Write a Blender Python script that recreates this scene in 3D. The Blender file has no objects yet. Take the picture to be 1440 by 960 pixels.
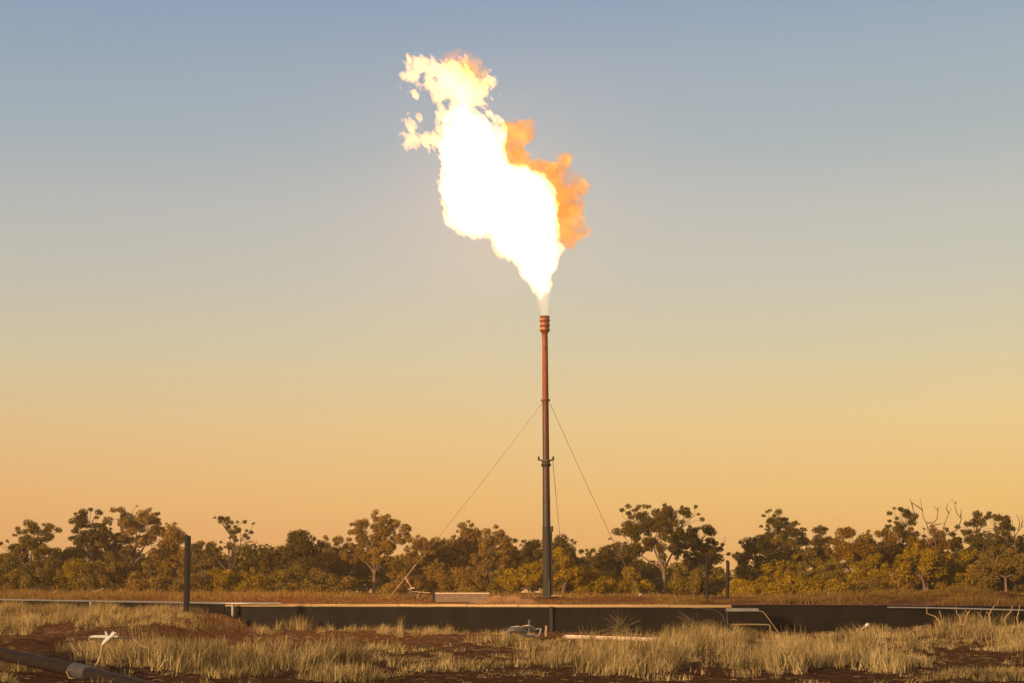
import bpy, math
import numpy as np
from mathutils import Vector

S = bpy.context.scene
COL = S.collection
RNG = np.random.default_rng(7)

# ------------------------------------------------------------------ camera
CAM_Z = 1.5
PITCH = math.radians(10.0)
F = 2000.0
cam = bpy.data.cameras.new("camera")
cam.sensor_width = 36.0
cam.lens = 50.0
cam.clip_start = 0.1
cam.clip_end = 6000
camo = bpy.data.objects.new("camera", cam)
COL.objects.link(camo)
camo.location = (0, 0, CAM_Z)
camo.rotation_euler = (math.pi / 2 + PITCH, 0, 0)
S.camera = camo

cp, sp = math.cos(PITCH), math.sin(PITCH)


def at(px, py, Y):
    """point of the view ray through photo pixel (px,py) at distance Y"""
    dx = px - 720.0
    u = 480.0 - py
    dy = cp * F - sp * u
    dz = sp * F + cp * u
    t = Y / dy
    return Vector((dx * t, Y, CAM_Z + dz * t))


def proj(x, y, z):
    zc = z - CAM_Z
    d = y * cp + zc * sp
    u = -y * sp + zc * cp
    return 720 + F * x / d, 480 - F * u / d


# ------------------------------------------------------------------ noise
def lattice_noise(X, Y, Z, seed):
    r = np.random.default_rng(seed)
    N = 32
    G = r.random((N, N, N)).astype(np.float32) * 2 - 1

    def s(t):
        return t * t * (3 - 2 * t)
    xi, yi, zi = np.floor(X).astype(int), np.floor(Y).astype(int), np.floor(Z).astype(int)
    xf, yf, zf = s(X - xi), s(Y - yi), s(Z - zi)
    x0, y0, z0 = xi % N, yi % N, zi % N
    x1, y1, z1 = (x0 + 1) % N, (y0 + 1) % N, (z0 + 1) % N
    a = G[x0, y0, z0] * (1 - xf) + G[x1, y0, z0] * xf
    b = G[x0, y1, z0] * (1 - xf) + G[x1, y1, z0] * xf
    c = G[x0, y0, z1] * (1 - xf) + G[x1, y0, z1] * xf
    d = G[x0, y1, z1] * (1 - xf) + G[x1, y1, z1] * xf
    return (a * (1 - yf) + b * yf) * (1 - zf) + (c * (1 - yf) + d * yf) * zf


def fbm(X, Y, Z, freq, octaves, seed, gain=0.5):
    out = 0
    amp = 1.0
    for k in range(octaves):
        out = out + amp * lattice_noise(X * freq + 13.1 * k, Y * freq + 7.7 * k, Z * freq + 3.3 * k, seed + k)
        freq *= 2.03
        amp *= gain
    return out


def sstep(a, b, x):
    t = np.clip((x - a) / (b - a), 0, 1)
    return t * t * (3 - 2 * t)


# ------------------------------------------------------------------ mesh helpers
def link(name, mesh, mat=None, parent=None):
    o = bpy.data.objects.new(name, mesh)
    COL.objects.link(o)
    if mat is not None:
        mesh.materials.append(mat)
    if parent is not None:
        o.parent = parent
    return o


def fast_mesh(name, V, Fq, fattr=None, vattr=None, smooth=False):
    """V (n,3), Fq (m,k) array of equal-size faces"""
    me = bpy.data.meshes.new(name)
    V = np.asarray(V, np.float32)
    Fq = np.asarray(Fq, np.int32)
    m, k = Fq.shape
    me.vertices.add(len(V))
    me.vertices.foreach_set("co", V.ravel())
    me.loops.add(m * k)
    me.loops.foreach_set("vertex_index", Fq.ravel())
    me.polygons.add(m)
    me.polygons.foreach_set("loop_start", np.arange(0, m * k, k, dtype=np.int32))
    me.update(calc_edges=True)
    for d, n in ((fattr, 'FACE'), (vattr, 'POINT')):
        for key, val in (d or {}).items():
            a = me.attributes.new(key, 'FLOAT', n)
            a.data.foreach_set("value", np.asarray(val, np.float32))
    if smooth:
        me.polygons.foreach_set("use_smooth", np.ones(m, bool))
    return me


class MB:
    def __init__(s):
        s.v = []
        s.f = []

    def add(s, vs, fs):
        b = len(s.v)
        s.v += [tuple(p) for p in vs]
        s.f += [tuple(b + i for i in q) for q in fs]

    def box(s, lo, hi, taper=0.0, bev=0.0):
        x0, y0, z0 = lo
        x1, y1, z1 = hi
        t = taper
        if bev <= 0:
            s.add([(x0, y0, z0), (x1, y0, z0), (x1, y1, z0), (x0, y1, z0),
                   (x0 + t, y0 + t, z1), (x1 - t, y0 + t, z1), (x1 - t, y1 - t, z1), (x0 + t, y1 - t, z1)],
                  [(0, 3, 2, 1), (4, 5, 6, 7), (0, 1, 5, 4), (1, 2, 6, 5), (2, 3, 7, 6), (3, 0, 4, 7)])
        else:
            b = bev
            rings = []
            for z, i in ((z0, b), (z0 + b, 0), (z1 - b, 0), (z1, b)):
                rings.append([(x0 + i + b, y0 + i, z), (x1 - i - b, y0 + i, z), (x1 - i, y0 + i + b, z), (x1 - i, y1 - i - b, z),
                              (x1 - i - b, y1 - i, z), (x0 + i + b, y1 - i, z), (x0 + i, y1 - i - b, z), (x0 + i, y0 + i + b, z)])
            vs = sum(rings, [])
            fs = [tuple(range(7, -1, -1)), tuple(range(24, 32))]
            for r in range(3):
                for k in range(8):
                    fs.append((r * 8 + k, r * 8 + (k + 1) % 8, r * 8 + 8 + (k + 1) % 8, r * 8 + 8 + k))
            s.add(vs, fs)
        return s

    def tube(s, pts, radii, n=8, cap=True, inner=None):
        pts = [Vector(p) for p in pts]
        if not isinstance(radii, (list, tuple)):
            radii = [radii] * len(pts)
        t0 = (pts[1] - pts[0]).normalized()
        up = Vector((0, 0, 1)) if abs(t0.z) < 0.9 else Vector((1, 0, 0))
        a = t0.cross(up).normalized()
        vs = []
        for i, p in enumerate(pts):
            t = (pts[min(i + 1, len(pts) - 1)] - pts[max(i - 1, 0)]).normalized()
            a = (a - t * a.dot(t))
            a = a.normalized() if a.length > 1e-6 else t.orthogonal().normalized()
            b = t.cross(a)
            for k in range(n):
                w = 2 * math.pi * k / n
                vs.append(p + (a * math.cos(w) + b * math.sin(w)) * radii[i])
        fs = []
        for i in range(len(pts) - 1):
            for k in range(n):
                fs.append((i * n + k, i * n + (k + 1) % n, (i + 1) * n + (k + 1) % n, (i + 1) * n + k))
        if cap:
            fs.append(tuple(range(n - 1, -1, -1)))
            fs.append(tuple(range((len(pts) - 1) * n, len(pts) * n)))
        s.add(vs, fs)
        return s

    def lathe(s, c, prof, n=20):
        """prof: list of (r, z) from c"""
        vs = []
        for r, z in prof:
            for k in range(n):
                w = 2 * math.pi * k / n
                vs.append((c[0] + r * math.cos(w), c[1] + r * math.sin(w), c[2] + z))
        fs = []
        for i in range(len(prof) - 1):
            for k in range(n):
                fs.append((i * n + k, i * n + (k + 1) % n, (i + 1) * n + (k + 1) % n, (i + 1) * n + k))
        fs.append(tuple(range(n - 1, -1, -1)))
        fs.append(tuple(range((len(prof) - 1) * n, len(prof) * n)))
        s.add(vs, fs)
        return s

    def build(s, name, mat, parent=None, smooth=False, origin=None):
        me = bpy.data.meshes.new(name)
        o = Vector(origin) if origin is not None else None
        me.from_pydata([tuple(Vector(p) - o) if o is not None else p for p in s.v], [], s.f)
        me.update()
        if smooth:
            me.polygons.foreach_set("use_smooth", [True] * len(me.polygons))
            if hasattr(me, "set_sharp_from_angle"):
                me.set_sharp_from_angle(angle=math.radians(40))
        ob = link(name, me, mat, parent)
        if o is not None and parent is None:
            ob.location = o
        return ob


def tag(o, label=None, cat=None, group=None, kind=None):
    if label:
        o["label"] = label
    if cat:
        o["category"] = cat
    if group:
        o["group"] = group
    if kind:
        o["kind"] = kind
    return o


def thing(name, label, cat, loc=(0, 0, 0), group=None):
    o = bpy.data.objects.new(name, None)
    COL.objects.link(o)
    o.location = loc
    o.empty_display_size = 0.3
    return tag(o, label, cat, group)


# ------------------------------------------------------------------ materials
def new_mat(name):
    m = bpy.data.materials.new(name)
    m.use_nodes = True
    nt = m.node_tree
    nt.nodes.clear()
    out = nt.nodes.new("ShaderNodeOutputMaterial")
    return m, nt, out


def ramp_node(nt, stops):
    r = nt.nodes.new("ShaderNodeValToRGB")
    cr = r.color_ramp
    while len(cr.elements) < len(stops):
        cr.elements.new(0.5)
    for e, (p, c) in zip(cr.elements, stops):
        e.position = p
        e.color = (*c, 1)
    return r


REFL = 0.66     # all surface colours below are scaled to this reflectance


def surf_mat(name, c1, c2, scale=6.0, rough=0.7, metal=0.0, bump=0.15, bump_scale=None, detail=6.0, c3=None, stretch=None, spec=0.4):
    m, nt, out = new_mat(name)
    b = nt.nodes.new("ShaderNodeBsdfPrincipled")
    tc = nt.nodes.new("ShaderNodeTexCoord")
    mp = nt.nodes.new("ShaderNodeMapping")
    if stretch:
        mp.inputs["Scale"].default_value = stretch
    nt.links.new(tc.outputs["Object"], mp.inputs["Vector"])
    n = nt.nodes.new("ShaderNodeTexNoise")
    n.inputs["Scale"].default_value = scale
    n.inputs["Detail"].default_value = detail
    n.inputs["Roughness"].default_value = 0.65
    nt.links.new(mp.outputs[0], n.inputs["Vector"])
    kf = 1.0 if 'dirt' in name or 'earth' in name else REFL
    c1, c2 = [tuple(v * kf for v in c) for c in (c1, c2)]
    c3 = None if c3 is None else tuple(v * kf for v in c3)
    st = [(0.3, c1), (0.7, c2)] if c3 is None else [(0.28, c1), (0.5, c2), (0.72, c3)]
    r = ramp_node(nt, st)
    nt.links.new(n.outputs["Fac"], r.inputs[0])
    nt.links.new(r.outputs[0], b.inputs["Base Color"])
    b.inputs["Roughness"].default_value = rough
    b.inputs["Metallic"].default_value = metal
    b.inputs["Specular IOR Level"].default_value = spec
    if bump:
        n2 = nt.nodes.new("ShaderNodeTexNoise")
        n2.inputs["Scale"].default_value = bump_scale or scale * 3
        n2.inputs["Detail"].default_value = 8
        nt.links.new(mp.outputs[0], n2.inputs["Vector"])
        bp = nt.nodes.new("ShaderNodeBump")
        bp.inputs["Strength"].default_value = bump
        bp.inputs["Distance"].default_value = 0.05
        nt.links.new(n2.outputs["Fac"], bp.inputs["Height"])
        nt.links.new(bp.outputs[0], b.inputs["Normal"])
    nt.links.new(b.outputs[0], out.inputs["Surface"])
    return m


def leaf_mat(name, stops, transl=0.26):
    m, nt, out = new_mat(name)
    at_ = nt.nodes.new("ShaderNodeAttribute")
    at_.attribute_name = "tone"
    r = ramp_node(nt, [(p, tuple(v * (REFL + 0.04 if 'grass' in name else REFL - 0.05) for v in c)) for p, c in stops])
    nt.links.new(at_.outputs["Fac"], r.inputs[0])
    d = nt.nodes.new("ShaderNodeBsdfDiffuse")
    t = nt.nodes.new("ShaderNodeBsdfTranslucent")
    mx = nt.nodes.new("ShaderNodeMixShader")
    mx.inputs[0].default_value = transl
    nt.links.new(r.outputs[0], d.inputs[0])
    nt.links.new(r.outputs[0], t.inputs[0])
    nt.links.new(d.outputs[0], mx.inputs[1])
    nt.links.new(t.outputs[0], mx.inputs[2])
    nt.links.new(mx.outputs[0], out.inputs["Surface"])
    return m


def emit_volume(name, color, strength, sigma=0.0):
    m, nt, out = new_mat(name)
    e = nt.nodes.new("ShaderNodeEmission")
    e.inputs[0].default_value = (*color, 1)
    e.inputs[1].default_value = strength
    if sigma > 0:
        a = nt.nodes.new("ShaderNodeVolumeAbsorption")
        a.inputs[0].default_value = (0.0, 0.0, 0.0, 1)
        a.inputs[1].default_value = sigma
        s = nt.nodes.new("ShaderNodeAddShader")
        nt.links.new(e.outputs[0], s.inputs[0])
        nt.links.new(a.outputs[0], s.inputs[1])
        nt.links.new(s.outputs[0], out.inputs["Volume"])
    else:
        nt.links.new(e.outputs[0], out.inputs["Volume"])
    return m


M = {}
M['dirt'] = surf_mat("red_dirt", (0.030, 0.0155, 0.0085), (0.062, 0.0315, 0.017), 3.6, 0.97, 0, 0.8, 17.0, 10, (0.10, 0.05, 0.027), spec=0.0)
M['liner'] = surf_mat("black_liner", (0.007, 0.0055, 0.005), (0.016, 0.012, 0.010), 1.3, 0.6, 0, 0.35, 2.2, 5, spec=0.08)
M['kerb'] = surf_mat("weathered_timber", (0.22, 0.14, 0.055), (0.38, 0.27, 0.115), 3.0, 0.6, 0, 0.1, stretch=(0.3, 3, 3))
M['galv'] = surf_mat("galvanised_steel", (0.29, 0.28, 0.275), (0.45, 0.435, 0.42), 5.0, 0.38, 0.55, 0.05)
M['steel_dark'] = surf_mat("dark_painted_steel", (0.014, 0.012, 0.012), (0.034, 0.026, 0.023), 4.0, 0.75, 0.0, 0.15)
M['rust'] = surf_mat("rusty_red_steel", (0.075, 0.017, 0.008), (0.21, 0.042, 0.014), 5.0, 0.65, 0.0, 0.3, c3=(0.12, 0.026, 0.012), stretch=(1, 1, 0.25))
M['rust_dark'] = surf_mat("sooty_rust", (0.06, 0.022, 0.013), (0.19, 0.045, 0.02), 4.0, 0.6, 0.1, 0.15, stretch=(1, 1, 0.25))
M['post'] = surf_mat("charred_timber", (0.005, 0.0035, 0.003), (0.014, 0.009, 0.007), 8.0, 0.85, 0, 0.5, stretch=(4, 4, 0.5))
M['wire'] = surf_mat("guy_wire_steel", (0.20, 0.12, 0.07), (0.32, 0.21, 0.13), 3.0, 0.6, 0.0, 0)
M['concrete'] = surf_mat("pink_concrete", (0.20, 0.13, 0.09), (0.30, 0.20, 0.145), 4.0, 0.85, 0, 0.15)
M['polypipe'] = surf_mat("brown_poly_pipe", (0.014, 0.009, 0.0075), (0.034, 0.021, 0.017), 2.5, 0.7, 0, 0.06, stretch=(0.5, 3, 3), spec=0.12)
M['tape'] = surf_mat("grey_sleeve", (0.04, 0.035, 0.033), (0.085, 0.074, 0.068), 5, 0.55, 0, 0.4)
M['white'] = surf_mat("white_plastic", (0.55, 0.52, 0.47), (0.78, 0.76, 0.72), 7, 0.45, 0, 0.05)
M['cream'] = surf_mat("cream_plastic", (0.60, 0.45, 0.32), (0.75, 0.60, 0.46), 5, 0.45, 0, 0.05)
M['tan'] = surf_mat("tan_pipe", (0.33, 0.20, 0.12), (0.48, 0.32, 0.20), 6, 0.7, 0, 0.1)
M['greyplastic'] = surf_mat("grey_plastic", (0.045, 0.040, 0.041), (0.105, 0.095, 0.095), 5, 0.5, 0, 0.15)
M['orange'] = surf_mat("orange_paint", (0.38, 0.18, 0.10), (0.52, 0.28, 0.17), 5, 0.5, 0, 0.05)
M['trunk'] = surf_mat("grey_bark", (0.12, 0.075, 0.05), (0.24, 0.155, 0.11), 3, 0.9, 0, 0.3, stretch=(2, 2, 0.4))
M['deadwood'] = surf_mat("bare_wood", (0.07, 0.04, 0.026), (0.13, 0.08, 0.055), 3, 0.9, 0, 0.2)
M['palebark'] = surf_mat("pale_bark", (0.15, 0.10, 0.068), (0.25, 0.165, 0.115), 3, 0.85, 0, 0.2, stretch=(2, 2, 0.4))
M['stalk'] = surf_mat("dry_stalk", (0.36, 0.22, 0.10), (0.52, 0.35, 0.18), 4, 0.9, 0, 0)
M['seedstalk'] = surf_mat("seeding_stalk", (0.16, 0.115, 0.045), (0.28, 0.20, 0.085), 4, 0.9, 0, 0)
M['earth'] = surf_mat("earth_heap", (0.08, 0.042, 0.02), (0.14, 0.075, 0.036), 3, 0.95, 0, 0.8, 8)
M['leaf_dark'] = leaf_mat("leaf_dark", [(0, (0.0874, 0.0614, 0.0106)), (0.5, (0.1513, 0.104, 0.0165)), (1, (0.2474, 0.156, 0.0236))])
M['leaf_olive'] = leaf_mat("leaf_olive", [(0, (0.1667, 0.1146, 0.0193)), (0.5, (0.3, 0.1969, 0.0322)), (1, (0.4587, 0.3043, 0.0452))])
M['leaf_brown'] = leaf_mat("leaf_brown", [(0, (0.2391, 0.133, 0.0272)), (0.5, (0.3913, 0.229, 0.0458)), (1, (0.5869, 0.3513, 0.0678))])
M['leaf_amber_lit'] = leaf_mat("leaf_amber_lit", [(0, (0.1834, 0.0953, 0.0128)), (0.5, (0.3165, 0.1687, 0.0179)), (1, (0.4664, 0.2449, 0.0255))])  # warm light on these crowns is put into the leaf colour
M['leaf_yellow_lit'] = leaf_mat("leaf_yellow_lit", [(0, (0.2395, 0.1513, 0.0089)), (0.5, (0.3993, 0.2512, 0.0134)), (1, (0.6065, 0.3854, 0.0223))])  # yellow foliage, with the warm light on it added into the colour
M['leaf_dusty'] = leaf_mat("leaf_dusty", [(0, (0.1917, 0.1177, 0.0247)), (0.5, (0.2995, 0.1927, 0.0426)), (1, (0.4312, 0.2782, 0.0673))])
M['grass'] = leaf_mat("grass_blades", [(0, (0.085, 0.066, 0.03)), (0.3, (0.27, 0.20, 0.085)), (0.62, (0.52, 0.39, 0.175)), (1, (0.72, 0.56, 0.28))], 0.3)
M['drygrass'] = leaf_mat("dry_grass_blades", [(0, (0.11, 0.062, 0.02)), (0.5, (0.22, 0.13, 0.04)), (1, (0.36, 0.23, 0.08))], 0.3)
M['litter'] = leaf_mat("dry_litter", [(0, (0.05, 0.028, 0.016)), (0.5, (0.12, 0.075, 0.04)), (1, (0.34, 0.24, 0.13))], 0.1)


# ------------------------------------------------------------------ ground
def wall_y(x):
    """plan line of the pit wall's front face"""
    x = np.asarray(x, float)
    return np.interp(x, [-60, -30, -11.0, 8.2, 8.25, 14.5, 60], [82, 72, 55.0, 54.0, 55.2, 55.0, 55.0])


def wall_top(x):
    return np.interp(np.asarray(x, float), [-60, -30, -11.0, 8.2, 8.25, 14.5, 20, 60], [1.22, 1.2, 1.08, 1.045, 1.07, 1.05, 1.0, 1.0])


def ground_z(x, y):
    x = np.asarray(x, float)
    y = np.asarray(y, float)
    zz = np.zeros_like(x)
    b = 0.05 * fbm(x, y, zz, 0.35, 3, 101) + 0.03 * fbm(x, y, zz, 1.3, 3, 131)
    # pit-side ground with the bank at its far left and a low swell at the right
    lw = wall_y(x)
    bank = 0.66 * sstep(-9.3, -11.1, x) * sstep(lw - 19, lw - 5.5, y)
    swell = 0.24 * sstep(12.5, 16, x) * sstep(43, 50, y)
    mid = 0.10 * np.exp(-((x + 6) / 5) ** 2) * sstep(46, 51, y)
    low = b + bank + swell + mid
    # raised ground behind the wall
    d = y - lw
    up = 1.0 + 0.25 * sstep(1.2, 6.5, d) - 0.10 * sstep(20, 80, d) + 0.9 * b
    up = up + 0.10 * sstep(-20, -34, x)
    up = up + 0.42 * np.exp(-((x - 19.2) / 2.6) ** 2) * np.exp(-((y - 59.0) / 1.6) ** 2)
    up = up + 0.16 * np.exp(-((x - 15.2) / 1.3) ** 2) * np.exp(-((y - 60.0) / 1.6) ** 2)
    up = up + 0.20 * np.exp(-((x + 19.2) / 1.2) ** 2) * np.exp(-((y - 66.0) / 1.6) ** 2)
    up = up + 0.13 * np.exp(-((x - 3.9) / 1.1) ** 2) * np.exp(-((y - 60.0) / 1.5) ** 2)
    k = sstep(0.30, 0.55, d)
    z = low * (1 - k) + up * k
    far = sstep(170, 420, np.hypot(x, y))
    return z * (1 - far) + 1.0 * far


def gz(x, y):
    return float(ground_z(np.array([x]), np.array([y]))[0])


def axis(lo, hi, step, far, n):
    core = np.arange(lo, hi + 1e-6, step)
    g = np.geomspace(1, far, n)
    return np.concatenate([lo - g[::-1], core, hi + g])


gx = axis(-30, 26, 0.16, 3500, 26)
gy = np.concatenate([-np.geomspace(1, 3500, 16)[::-1] + 14, np.arange(14, 66, 0.13), np.arange(66, 150, 1.2), 150 + np.geomspace(2, 3500, 18)])
GX, GY = np.meshgrid(gx, gy)
GZ = ground_z(GX.ravel(), GY.ravel())
clod = fbm(GX.ravel(), GY.ravel(), np.zeros(GX.size), 2.6, 3, 171)
near = ((GY.ravel() < 60) & (GY.ravel() > 14)).astype(float)
GZ = GZ + near * (0.022 * clod + 0.03 * np.clip(fbm(GX.ravel(), GY.ravel(), np.zeros(GX.size), 4.5, 2, 191) - 0.25, 0, 1))
nx_, ny_ = len(gx), len(gy)
I = np.arange(nx_ * ny_).reshape(ny_, nx_)
faces = np.stack([I[:-1, :-1], I[:-1, 1:], I[1:, 1:], I[1:, :-1]], -1).reshape(-1, 4)
gm = fast_mesh("ground", np.stack([GX.ravel(), GY.ravel(), GZ], -1), faces, smooth=True)
ground = link("ground", gm, M['dirt'])
tag(ground, "bare red-brown earth in front of and behind the black wall", "ground", kind="structure")


# ------------------------------------------------------------------ grass
def blades(bx, by, bz, h, lean, az, w, rng, tone):
    """curved tapered strips, two quads each; arrays of equal length"""
    n = len(bx)
    dx, dy = np.cos(az), np.sin(az)
    wa = rng.uniform(0, 2 * np.pi, n)
    wx, wy = np.cos(wa) * w, np.sin(wa) * w
    V = np.empty((n, 6, 3), np.float32)
    for i, (t, ww) in enumerate(((0, 1.0), (0.55, 0.75), (1.0, 0.12))):
        off = lean * h * t ** 1.8
        zz = h * (t - 0.35 * lean ** 2 * t ** 2)
        cx = bx + dx * off
        cy = by + dy * off
        cz = bz + zz
        V[:, 2 * i] = np.stack([cx - wx * ww, cy - wy * ww, cz], -1)
        V[:, 2 * i + 1] = np.stack([cx + wx * ww, cy + wy * ww, cz], -1)
    base = np.arange(n)[:, None] * 6
    q = np.concatenate([base + np.array([[0, 1, 3, 2]]), base + np.array([[2, 3, 5, 4]])], 1).reshape(-1, 4)
    return V.reshape(-1, 3), q, np.repeat(tone, 2)


# patches of grass as they lie on the ground: (photo x, photo y of the roots, half sizes, blade height, density)
PATCH = [
    (300, 929, 190, 18, 0.50, 1.0), (395, 938, 110, 16, 0.55, 1.0), (210, 918, 90, 10, 0.32, 0.7), (460, 950, 90, 10, 0.28, 0.7),
    (845, 934, 140, 20, 0.52, 1.1), (780, 908, 50, 6, 0.28, 0.8),
    (1155, 927, 135, 19, 0.48, 1.0), (1010, 898, 70, 12, 0.48, 0.9), (1180, 905, 130, 10, 0.36, 0.8),
    (1250, 892, 120, 8, 0.30, 0.7), (1390, 888, 95, 14, 0.50, 1.1), (1420, 905, 60, 10, 0.36, 0.8),
    (70, 868, 150, 16, 0.42, 1.5), (190, 870, 130, 13, 0.38, 1.5), (275, 876, 60, 12, 0.34, 1.4), (-40, 880, 120, 14, 0.4, 1.0),
    (420, 886, 62, 6, 0.50, 1.0), (585, 890, 75, 5, 0.44, 0.9), (510, 888, 50, 4, 0.24, 0.6), (700, 900, 40, 10, 0.36, 0.7),
    (580, 940, 130, 12, 0.28, 0.7), (650, 925, 90, 8, 0.24, 0.5), (560, 915, 70, 6, 0.2, 0.5),
    (10, 950, 45, 14, 0.30, 0.9), (1400, 952, 120, 8, 0.22, 0.7), (1350, 905, 90, 6, 0.26, 0.6), (90, 900, 60, 6, 0.16, 0.4),
    (960, 950, 120, 6, 0.2, 0.5),
]


def grass_field():
    rng = np.random.default_rng(11)
    n = 60000
    X = rng.uniform(-26, 26, n)
    Y = 21.5 * (60 / 21.5) ** rng.random(n)
    keep = np.abs(X) < 0.40 * Y + 3
    X, Y = X[keep], Y[keep]
    Z = ground_z(X, Y)
    hv = np.clip(0.95 + 0.75 * fbm(X, Y, np.zeros_like(X), 0.55, 3, 61), 0.4, 1.6)
    px, py = proj(X, Y, Z)
    H = np.zeros(len(X))
    D = np.zeros(len(X))
    ed = 0.55 * fbm(X, Y, np.zeros_like(X), 0.8, 3, 55)
    for cx, cy, rx, ry, h, d in PATCH:
        r = np.hypot((px - cx) / rx, (py - cy) / ry) + ed
        k = np.clip((1.0 - r) / 0.2, 0, 1)
        better = k * d > D
        D = np.where(better, k * d, D)
        H = np.where(better & (k > 0), h * (0.55 + 0.45 * np.clip(1.2 - r, 0, 1)), H)
    out = (np.abs(px - 720) > 760)
    nz = fbm(X, Y, np.zeros_like(X), 0.3, 3, 77)
    D = np.where(out, np.clip(nz * 2 + 0.2, 0, 0.9), np.maximum(D, 0.035))
    H = np.where(out, 0.4, np.where(H <= 0, 0.16, H))
    D = np.where(Y > wall_y(X) - 0.15, 0, D)
    # bushes of grass are tussocky: thin out between tussock centres
    tus = 0.5 + 1.1 * fbm(X, Y, np.zeros_like(X), 1.1, 3, 91)
    D = D * np.clip(2.0 * tus - 0.25, 0.02, 1.3)
    sel = rng.random(len(X)) < D * 0.42
    X, Y, H, tus = X[sel], Y[sel], (0.80 * H * hv)[sel], tus[sel]
    k = 25
    bx = np.repeat(X, k) + rng.normal(0, 0.075, len(X) * k)
    by = np.repeat(Y, k) + rng.normal(0, 0.075, len(X) * k)
    hh = np.repeat(H * (0.75 + 0.5 * np.clip(tus, 0, 1)), k) * rng.uniform(0.35, 1.25, len(X) * k)
    bz = ground_z(bx, by) - 0.02
    az = np.repeat(2.4 * fbm(X, Y, np.zeros_like(X), 0.4, 2, 81), k) + rng.normal(0, 1.3, len(bx))
    lean = np.abs(rng.normal(0.45, 0.38, len(bx)))
    tt = np.repeat(0.45 + 0.30 * fbm(X, Y, np.zeros_like(X), 0.7, 3, 21) + 0.10 * rng.normal(size=len(X)), k) + rng.normal(0, 0.16, len(bx))
    w = rng.uniform(0.0045, 0.0105, len(bx))
    return blades(bx, by, bz, hh, np.clip(lean, 0, 1.2), az, w, rng, np.clip(tt, 0, 1))


V, q, t = grass_field()
g = link("grass", fast_mesh("grass", V, q, {'tone': t}), M['grass'])
tag(g, "straw and grey-green tussock grass in front of the black wall", "grass", kind="stuff")

# dry orange grass on the raised ground behind the wall
rng = np.random.default_rng(12)
n = 52000
X = rng.uniform(-42, 42, n)
Y = wall_y(X) + 0.7 + 40 * rng.random(n) ** 2.2
keep = np.abs(X) < 0.40 * Y + 2
X, Y = X[keep], Y[keep]
for mx0, my0, sx0, sy0, cnt0 in ((19.2, 58.6, 2.8, 1.3, 9000), (15.2, 59.6, 1.5, 1.2, 3000), (3.9, 59.6, 1.2, 1.1, 2000), (12.0, 58.5, 3.0, 1.5, 3500)):
    X = np.concatenate([X, rng.normal(mx0, sx0, cnt0)])
    Y = np.concatenate([Y, np.maximum(rng.normal(my0, sy0, cnt0), 56.0)])
nz = fbm(X, Y, np.zeros_like(X), 0.45, 3, 66)
stk = np.hypot(X - 1.5, (Y - 61) * 0.7) < 1.4
nz = nz + 0.5 * np.exp(-((X - 19.2) / 3.2) ** 2) * np.exp(-((Y - 58.5) / 2.5) ** 2)
keep = (rng.random(len(X)) < np.clip(0.5 + 0.35 * sstep(7, 11, X) + 1.2 * nz, 0.08, 1)) & ~stk
X, Y, nz = X[keep], Y[keep], nz[keep]
k = 3
hb = 0.05 + 0.34 * np.clip(nz + 0.10, 0, 1) + 0.14 * sstep(-9, -16, X)
hb = np.where((X > -6) & (X < 9) & (Y < 64), hb * 0.55, hb)
bx = np.repeat(X, k) + rng.normal(0, 0.09, len(X) * k)
by = np.repeat(Y, k) + rng.normal(0, 0.09, len(X) * k)
by = np.maximum(by, wall_y(bx) + 0.62)
V, q, t = blades(bx, by, ground_z(bx, by) - 0.02, np.repeat(hb, k) * rng.uniform(0.5, 1.2, len(bx)),
                 np.clip(np.abs(rng.normal(0.4, 0.3, len(bx))), 0, 1.2), rng.uniform(0, 6.28, len(bx)),
                 rng.uniform(0.008, 0.018, len(bx)), rng, np.clip(0.5 + rng.normal(0, 0.22, len(bx)) + 0.2 * np.repeat(nz, k), 0, 1))
g = link("dry_grass", fast_mesh("dry_grass", V, q, {'tone': t}), M['drygrass'])
tag(g, "dry orange grass on the raised ground behind the black wall", "grass", kind="stuff")

# litter: broken stalks and clods lying on the bare earth
rng = np.random.default_rng(13)
n = 16000
X = rng.uniform(-22, 22, n)
Y = np.sqrt(rng.uniform(21 ** 2, 54 ** 2, n))
keep = (np.abs(X) < 0.4 * Y + 2) & (Y < wall_y(X) - 0.2)
X, Y = X[keep], Y[keep]
n = len(X)
L = rng.uniform(0.03, 0.22, n)
a = rng.uniform(0, 2 * np.pi, n)
a = np.where(rng.random(n) < 0.6, rng.normal(0, 0.35, n), a)
w = rng.uniform(0.003, 0.007, n)
Z = ground_z(X, Y) + 0.03
dx, dy = np.cos(a) * L, np.sin(a) * L
bow = rng.uniform(0.0, 0.03, n) * (rng.random(n) < 0.5)
V = np.empty((n, 6, 3), np.float32)
for i, s_ in enumerate((-1, 0, 1)):
    cx, cy = X + dx * s_ * 0.5, Y + dy * s_ * 0.5
    cz = ground_z(cx, cy) + 0.03 + (bow if s_ == 0 else 0)
    V[:, 2 * i] = np.stack([cx, cy, cz - w], -1)
    V[:, 2 * i + 1] = np.stack([cx + w * 0.5, cy + w, cz + w], -1)
base = np.arange(n)[:, None] * 6
q = np.concatenate([base + np.array([[0, 1, 3, 2]]), base + np.array([[2, 3, 5, 4]])], 1).reshape(-1, 4)
g = link("litter", fast_mesh("litter", V.reshape(-1, 3), q, {'tone': np.repeat(np.clip(rng.normal(0.45, 0.25, n), 0, 1), 2)}), M['litter'])
tag(g, "broken dry stalks scattered over the bare red earth", "litter", kind="stuff")


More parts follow.
